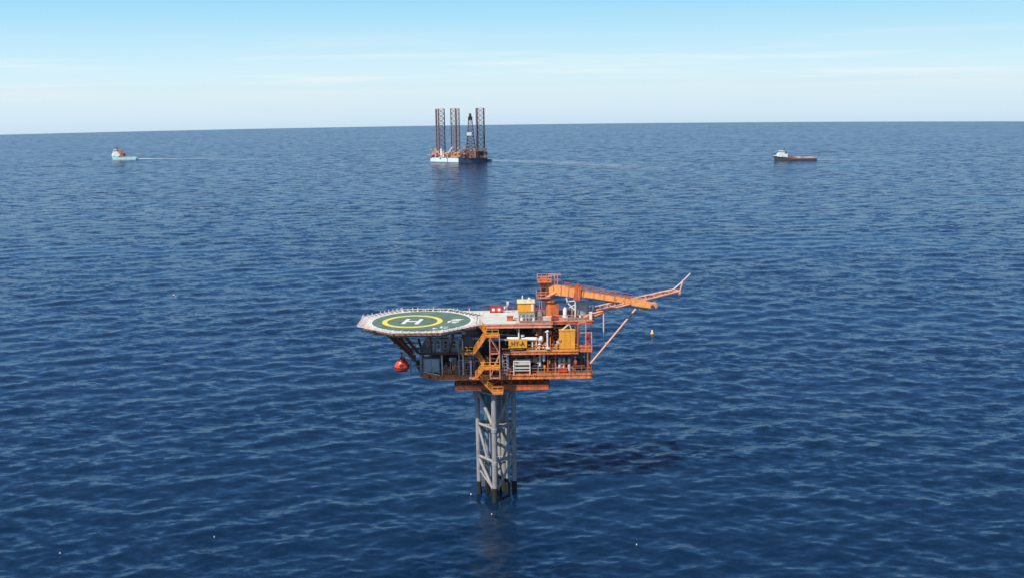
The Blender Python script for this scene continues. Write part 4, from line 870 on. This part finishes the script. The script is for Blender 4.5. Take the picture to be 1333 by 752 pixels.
for x0, x1, y1, Y, m in ((562, 566, 199, 10, RIGPK), (566.5, 571, 196.5, 8, RIGPK), (573, 575.5, 193.5, 4, WHITE), (576.5, 578, 196.5, 0, WHITE), (579, 585, 198, 0, RIGOR), (563, 583, 203, 12, RIGOR), (581, 586, 201, -3, RIGBR), (592.5, 598, 197.5, -4, RIGOR),
                         (598, 601, 196.5, -6, RIGPK), (601, 606, 199, -5, RIGPK), (600, 634, 202.5, -1, RIGBR), (620, 626, 196.5, 0, RIGBR), (626.5, 632, 193.8, 6, paint('rig_taupe', (.3, .22, .2), .6, .3)), (629, 633, 199, 2, RIGSHADE), (571, 574, 200, 6, DKORANGE), (608, 613, 200, -5.5, DKORANGE), (565, 568, 193.8, 12, RIGOR), (602, 605, 194.5, 6, BLUEG)):
    mb = MB().box((rx(x0), Y, zh), (rx(x1), Y + 6, rz(y1))); o = rp_(mb, 'deck_module', m)
for i in range(95):
    x = random.uniform(562, 600) if i % 3 == 0 else random.uniform(597, 633); Y = random.uniform(8, 12) - (8 + 11) * (1 - abs(x - 598) / 38) * .95 - 2.5; wd = random.uniform(.6, 2.4); z0 = zh + random.uniform(0, 6 if x < 598 else 10); hh_ = random.uniform(.5, 2.2)
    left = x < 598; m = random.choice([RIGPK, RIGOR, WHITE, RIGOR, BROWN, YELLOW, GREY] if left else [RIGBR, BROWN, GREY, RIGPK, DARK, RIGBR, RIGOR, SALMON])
    rp_(MB().box((rx(x), Y, z0), (rx(x) + wd, Y + 1.6, z0 + hh_)), 'deck_module', m)
for i in range(14):
    x = random.uniform(600, 634); Y = random.uniform(-7, 8); rp_(MB().tube((rx(x), Y, zh), (rx(x), Y, rz(random.uniform(191, 198))), random.uniform(.15, .4), 5), 'deck_pole', random.choice([RIGBR, LEGD, GREY, RIGPK]))
for x0, y0, x1, y1, Y in ((583, 200, 590, 190.5, -3), (567, 197, 561.5, 194, 6), (601, 197, 596.5, 192, -6)):
    c_ = rp_(MB().tube((rx(x0), Y, zh), (rx(x0), Y, rz(y0)), .9, 8), 'deck_crane', RIGPK); rp_(MB().beam((rx(x0), Y, rz(y0)), (rx(x1), Y - 3, rz(y1)), 1.0, 1.2), 'crane_boom', PINKN, c_)
rp_(MB().prism([(rx(560) + 4.5 * math.cos(t_ * math.pi / 4) , 10 + 4.5 * math.sin(t_ * math.pi / 4)) for t_ in range(8)], rz(201.5), rz(201)), 'helideck', GREY)

# ================================================================== SHIPS
def hull(mb, Lh, B, fb_, fbow, draft=1.5, side=-1, n=20):
    """bow towards -X; returns deck stations"""
    st = []
    for i in range(n + 1):
        t_ = i / n; x = -Lh / 2 + Lh * t_; k = min(1, (t_ / .32)) ; hw = B / 2 * (math.sin(k * math.pi / 2) ** .8 if k > 0 else 0.02) + .03; hwl = B / 2 * .93 * (math.sin(max(0, min(1, (t_ - .05) / .34)) * math.pi / 2)) + .02
        z = fb_ + (fbow - fb_) * max(0, 1 - t_ / .42) ** 1.3 if t_ > .33 else fb_ + (fbow - fb_) * max(.12, 1 - t_ / .5)
        xl = x + max(0, .05 - t_) * Lh
        st.append((x, xl, hw, hwl, z))
    vs, fs = [], []
    for x, xl, hw, hwl, z in st: vs += [(x, -hw, z), (xl, -hwl, -draft), (xl, hwl, -draft), (x, hw, z)]
    for i in range(n):
        a, b_ = i * 4, i * 4 + 4
        for k in range(3): fs.append((a + k, a + k + 1, b_ + k + 1, b_ + k))
        fs.append((a + 3, a, b_, b_ + 3))
    fs += [(0, 1, 2, 3), (n * 4 + 3, n * 4 + 2, n * 4 + 1, n * 4)]
    mb.add(vs, [tuple(reversed(f)) for f in fs]); return st
FR[0] = sea_at(162, 208); u = FR[0].length / FPX
tug = thing('tug_ship', (0, 0, 0), 'turquoise and white tug towing at far left, bow to the left', 'ship')
Ls = 31 * u
part(MB().add([], []) if 0 else (lambda m: (hull(m, Ls, 9, 2.6, 6.2), m)[1])(MB()), 'hull', SHIPBL, tug)
X0 = -Ls / 2
ho = part(MB().prism([(X0 + 1.2, -1.2), (X0 + 4, -3.6), (X0 + 11.5, -3.8), (X0 + 11.5, 3.8), (X0 + 4, 3.6), (X0 + 1.2, 1.2)], 4.4, 8.2), 'deckhouse', WHITE, tug)
part(MB().box((X0 + 3, -3, 8.2), (X0 + 9, 3, 10.4)), 'accommodation', WHITE, tug)
br1 = part(MB().box((X0 + 3.6, -3.3, 10.4), (X0 + 8, 3.3, 12.4)), 'bridge', WHITE, tug); part(MB().box((X0 + 3.5, -3.35, 11.2), (X0 + 8.1, 3.35, 11.9)), 'window_band', GLASS, br1)
part(MB().tube((X0 + 7.5, 0, 12), (X0 + 7.8, 0, 16.5), .35, 6).box((X0 + 6, -.6, 13.6), (X0 + 9.2, .6, 14.4)), 'mast', SHIPDK, tug)
part(MB().box((X0 + 10, -2.9, 7.5), (X0 + 13, -1.4, 11.8)), 'funnel', SHIPOR, tug); part(MB().box((X0 + 10, 1.4, 7.5), (X0 + 13, 2.9, 11.8)), 'funnel', SHIPOR, tug)
part(MB().box((X0 + 11.6, -3.6, 2.7), (X0 + 16, 3.6, 8)), 'winch_house', SHIPBR, tug); part(MB().box((X0 + 16.5, -3.2, 2.7), (X0 + 26, 3.2, 3.6)), 'work_deck', SHIPBR, tug)
part(MB().rail([(X0 + 13, -4.2, 2.8), (X0 + Ls - 1, -4.2, 2.6)], h=1.2, r=.08), 'railing', WHITE, tug); part(MB().tube((X0 + 18, 0, 3.5), (X0 + 18, 0, 8), .25, 6), 'towing_post', SHIPBR, tug)
FR[0] = sea_at(1034, 209); u = FR[0].length / FPX; Ls = 54 * u
sup = thing('supply_ship', (0, 0, 0), 'dark hulled supply ship at far right with white bridge forward and long low deck', 'ship')
part((lambda m: (hull(m, Ls, 9.5, 2.3, 5.6), m)[1])(MB()), 'hull', SHIPDK, sup); X0 = -Ls / 2
part(MB().prism([(X0 + .3, -.6), (X0 + 5, -3.4), (X0 + 5, 3.4), (X0 + .3, .6)], 5.0, 5.5), 'foredeck', WHITE, sup)
part(MB().add([(X0 + 4, -3.8, 4.3), (X0 + 14.6, -4, 3.2), (X0 + 14.6, -4, 7.2), (X0 + 5.2, -3.8, 7.6), (X0 + 4, 3.8, 4.3), (X0 + 14.6, 4, 3.2), (X0 + 14.6, 4, 7.2), (X0 + 5.2, 3.8, 7.6)], [(0, 1, 2, 3), (7, 6, 5, 4), (0, 4, 5, 1), (1, 5, 6, 2), (2, 6, 7, 3), (3, 7, 4, 0)]), 'deckhouse', WHITE, sup)
b2 = part(MB().box((X0 + 6.2, -3.4, 7.55), (X0 + 11.5, 3.4, 10.2)), 'bridge', WHITE, sup); part(MB().box((X0 + 6.1, -3.45, 8.9), (X0 + 11.6, 3.45, 9.6)), 'window_band', GLASS, b2)
part(MB().tube((X0 + 11.4, 0, 9), (X0 + 11.6, 0, 14), .4, 6).box((X0 + 10.4, -.5, 11.2), (X0 + 13, .5, 12)), 'mast', SHIPDK, sup)
part(MB().box((X0 + 12.4, -3.2, 7), (X0 + 13.8, -2, 9.8)), 'funnel', SHIPDK, sup); part(MB().box((X0 + 15, -3.6, 2.2), (X0 + 19.5, 3.6, 5.4)), 'winch_house', SHIPBR, sup)
for i in range(11):
    x = X0 + 20.5 + i * (Ls - 23) / 11; part(MB().box((x, -3.7, 2.3), (x + (Ls - 24) / 11, 3.6, 3.3 + random.uniform(-.3, 1.2) * (1 - i / 14))), 'deck_cargo', random.choice([CARGO, CARGO, DECKW, SHIPBR]), sup)
part(MB().box((X0 + 17, -4.86, 1.0), (X0 + Ls - .6, -4.78, 2.25)), 'bulwark', paint('ship_dull_brown', (.12, .08, .07), .6, .3, .3, .3), sup)
part(MB().rail([(X0 + 20, -4.5, 2.5), (X0 + Ls - .5, -4.5, 2.3)], h=1.0, r=.09), 'railing', CARGO, sup)
def haze_box():
    m = bpy.data.materials.new('haze_air'); m.use_nodes = True; n = m.node_tree; n.nodes.clear()
    v = n.nodes.new('ShaderNodeVolumePrincipled'); o = n.nodes.new('ShaderNodeOutputMaterial'); n.links.new(v.outputs[0], o.inputs['Volume'])
    v.inputs['Color'].default_value = (.8, .92, 1, 1); v.inputs['Density'].default_value = .00002; v.inputs['Anisotropy'].default_value = .35
    FR[0] = V(0, 0, 0); hz_ = MB().box((-7600, -7600, -190), (7600, 7600, 110)).build('haze', m)
    hz_['kind'] = 'stuff'; tag(hz_, 'thin bluish haze over the sea towards the horizon', 'haze')
haze_box()
